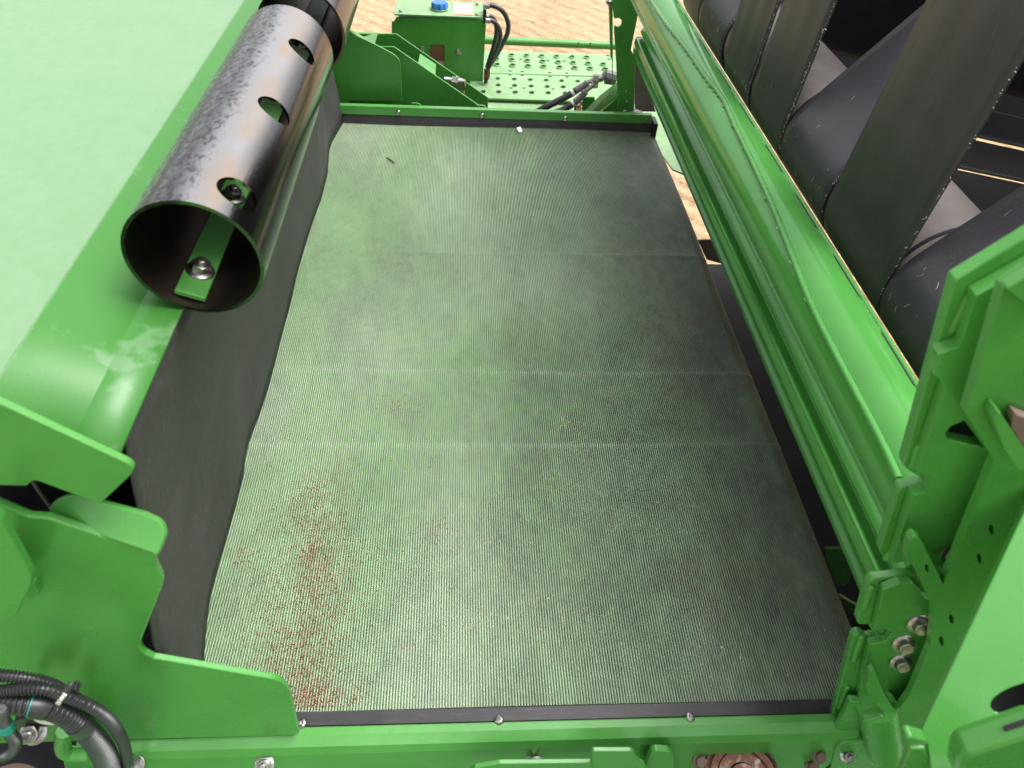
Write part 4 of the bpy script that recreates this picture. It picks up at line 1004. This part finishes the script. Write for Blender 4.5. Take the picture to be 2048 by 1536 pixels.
b = MB(); b.add(*sweep([P(1204, 155, y=1.6), P(1212, 150, y=1.6), P(1232, 156, y=1.6)], [.007, .013, .013], 8)); b.add(*sweep([P(1210, 160, y=1.6), P(1230, 163, y=1.6)], .009, 8)); b.build('plug_body', M['grey'], vb, 40)
tag(tube('grey_pipe_end', [P(1248, 230, y=1.53), P(1262, 226, y=1.53), P(1276, 232, y=1.53), P(1288, 240, y=1.53)], [.010, .0125, .0125, .009], M['grey'], None, 14), 'light grey pipe end beneath the upright post', 'pipe')
tag(MB().prismc(P(1154, 218, y=1.6), (0, -.4, 1), .008, .014, 6).prismc(P(1156, 224, y=1.58), (0, -.4, 1), .007, .012, 12).build('rusty_nut', M['rusty_steel'], None, 30), 'small rusty nut beside the lower hydraulic hose', 'nut')

# ------------------------------------------------------------------ seeds and chaff
def lump(c, ax, L_, W_):
    u, v, a = frame(ax); c = np.asarray(c)
    V = [c-a*L_, c+a*L_]+[c+W_*(math.cos(t)*u+math.sin(t)*v) for t in (0, 1.57, 3.14, 4.71)]
    return V, [(0, 3, 2), (0, 4, 3), (0, 5, 4), (0, 2, 5), (1, 2, 3), (1, 3, 4), (1, 4, 5), (1, 5, 2)]
b = MB()
def scatter(u, v, su, sv, n_, size=.00085):
    for _ in range(int(n_*1.4)):
        q = P(random.gauss(u, su), random.gauss(v, sv), z=0)
        if not (-.245 < q[0] < .40 and Y0+.004 < q[1] < Y1): continue
        t = random.uniform(-.4, .4); s_ = size*random.uniform(.6, 1.25)
        b.add(*lump((q[0], q[1], .0018+matz(q[0], q[1])+random.uniform(-.0007, .0005)), (math.sin(t), math.cos(t), random.uniform(-.2, .2)), s_*1.25, s_*.72))
for a in ((628, 1110, 14, 50, 380), (640, 1180, 30, 80, 700), (600, 1330, 45, 60, 800), (650, 1395, 60, 22, 420), (605, 1010, 30, 40, 260), (545, 1180, 60, 110, 650), (480, 1110, 14, 12, 120), (800, 815, 22, 16, 150), (530, 870, 20, 25, 90), (870, 1060, 30, 14, 110), (700, 1060, 60, 90, 260), (690, 1250, 70, 90, 300), (640, 985, 12, 25, 120), (1220, 800, 6, 4, 14), (620, 1400, 20, 18, 250), (900, 900, 260, 250, 260)):
    scatter(*a)
for _ in range(500): scatter(random.uniform(420, 760), random.uniform(900, 1420), 3, 3, 1, .0006)
sd_ = b.build('reddish_seeds', M['seed'], None, None); sd_['kind'] = 'stuff'; tag(sd_, 'reddish seeds spilled over the near left part of the ribbed tray', 'seeds')
b = MB()
for a in ((1135, 855, 16, 7, 60), (1000, 595, 8, 16, 26), (1050, 278, 8, 3, 40), (930, 255, 30, 1.5, 30), (985, 1240, 16, 9, 24), (1090, 1240, 40, 60, 40), (1040, 1220, 60, 60, 30), (1020, 870, 40, 60, 30), (1210, 560, 40, 200, 40), (1500, 1290, 90, 70, 50), (1300, 900, 200, 260, 60), (980, 1085, 8, 6, 16), (1050, 760, 30, 60, 16)):
    for _ in range(a[4]):
        q = P(random.gauss(a[0], a[2]), random.gauss(a[1], a[3]), z=0)
        if not (-.245 < q[0] < .40 and Y0+.004 < q[1] < Y1): continue
        t = random.uniform(0, 6.28); s_ = random.uniform(.0006, .0019)
        b.add(*lump((q[0], q[1], .0022+matz(q[0], q[1])), (math.sin(t), math.cos(t), random.uniform(-.3, .3)), s_, s_*random.uniform(.2, .5)))
for _ in range(60):                                        # fine curled hairs
    q = P(random.uniform(450, 1660), random.uniform(300, 1400), z=0)
    if not (-.24 < q[0] < .40): continue
    pts = [np.array([q[0], q[1], .0025+matz(q[0], q[1])])]; t = random.uniform(0, 6.28)
    for k in range(5): t += random.uniform(-.9, .9); pts.append(pts[-1]+.002*np.array([math.cos(t), math.sin(t), random.uniform(-.05, .1)]))
    b.add(*sweep(pts, .00016, 4))
cf = b.build('pale_chaff', M['chaff'], None, None); cf['kind'] = 'stuff'; tag(cf, 'pale chaff flecks scattered over the ribbed tray', 'chaff')
q = P(1039, 262, z=.004); tag(obj('white_flake', [q+np.array(v) for v in ((-.006, .006, .004), (-.001, -.007, 0), (.006, -.003, .001), (.002, .008, .006))], [(0, 1, 2), (0, 2, 3)], M['white'], None, solid=.0005), 'small white flake at the far edge of the ribbed tray', 'flake')
q = [P(u, v, z=.003) for u, v in ((773, 315), (779, 319), (784, 322), (788, 326))]; tag(tube('dark_twig', spline(q, 5), .0011, M['dark'], None, 8), 'short dark twig lying near the far left of the ribbed tray', 'twig')
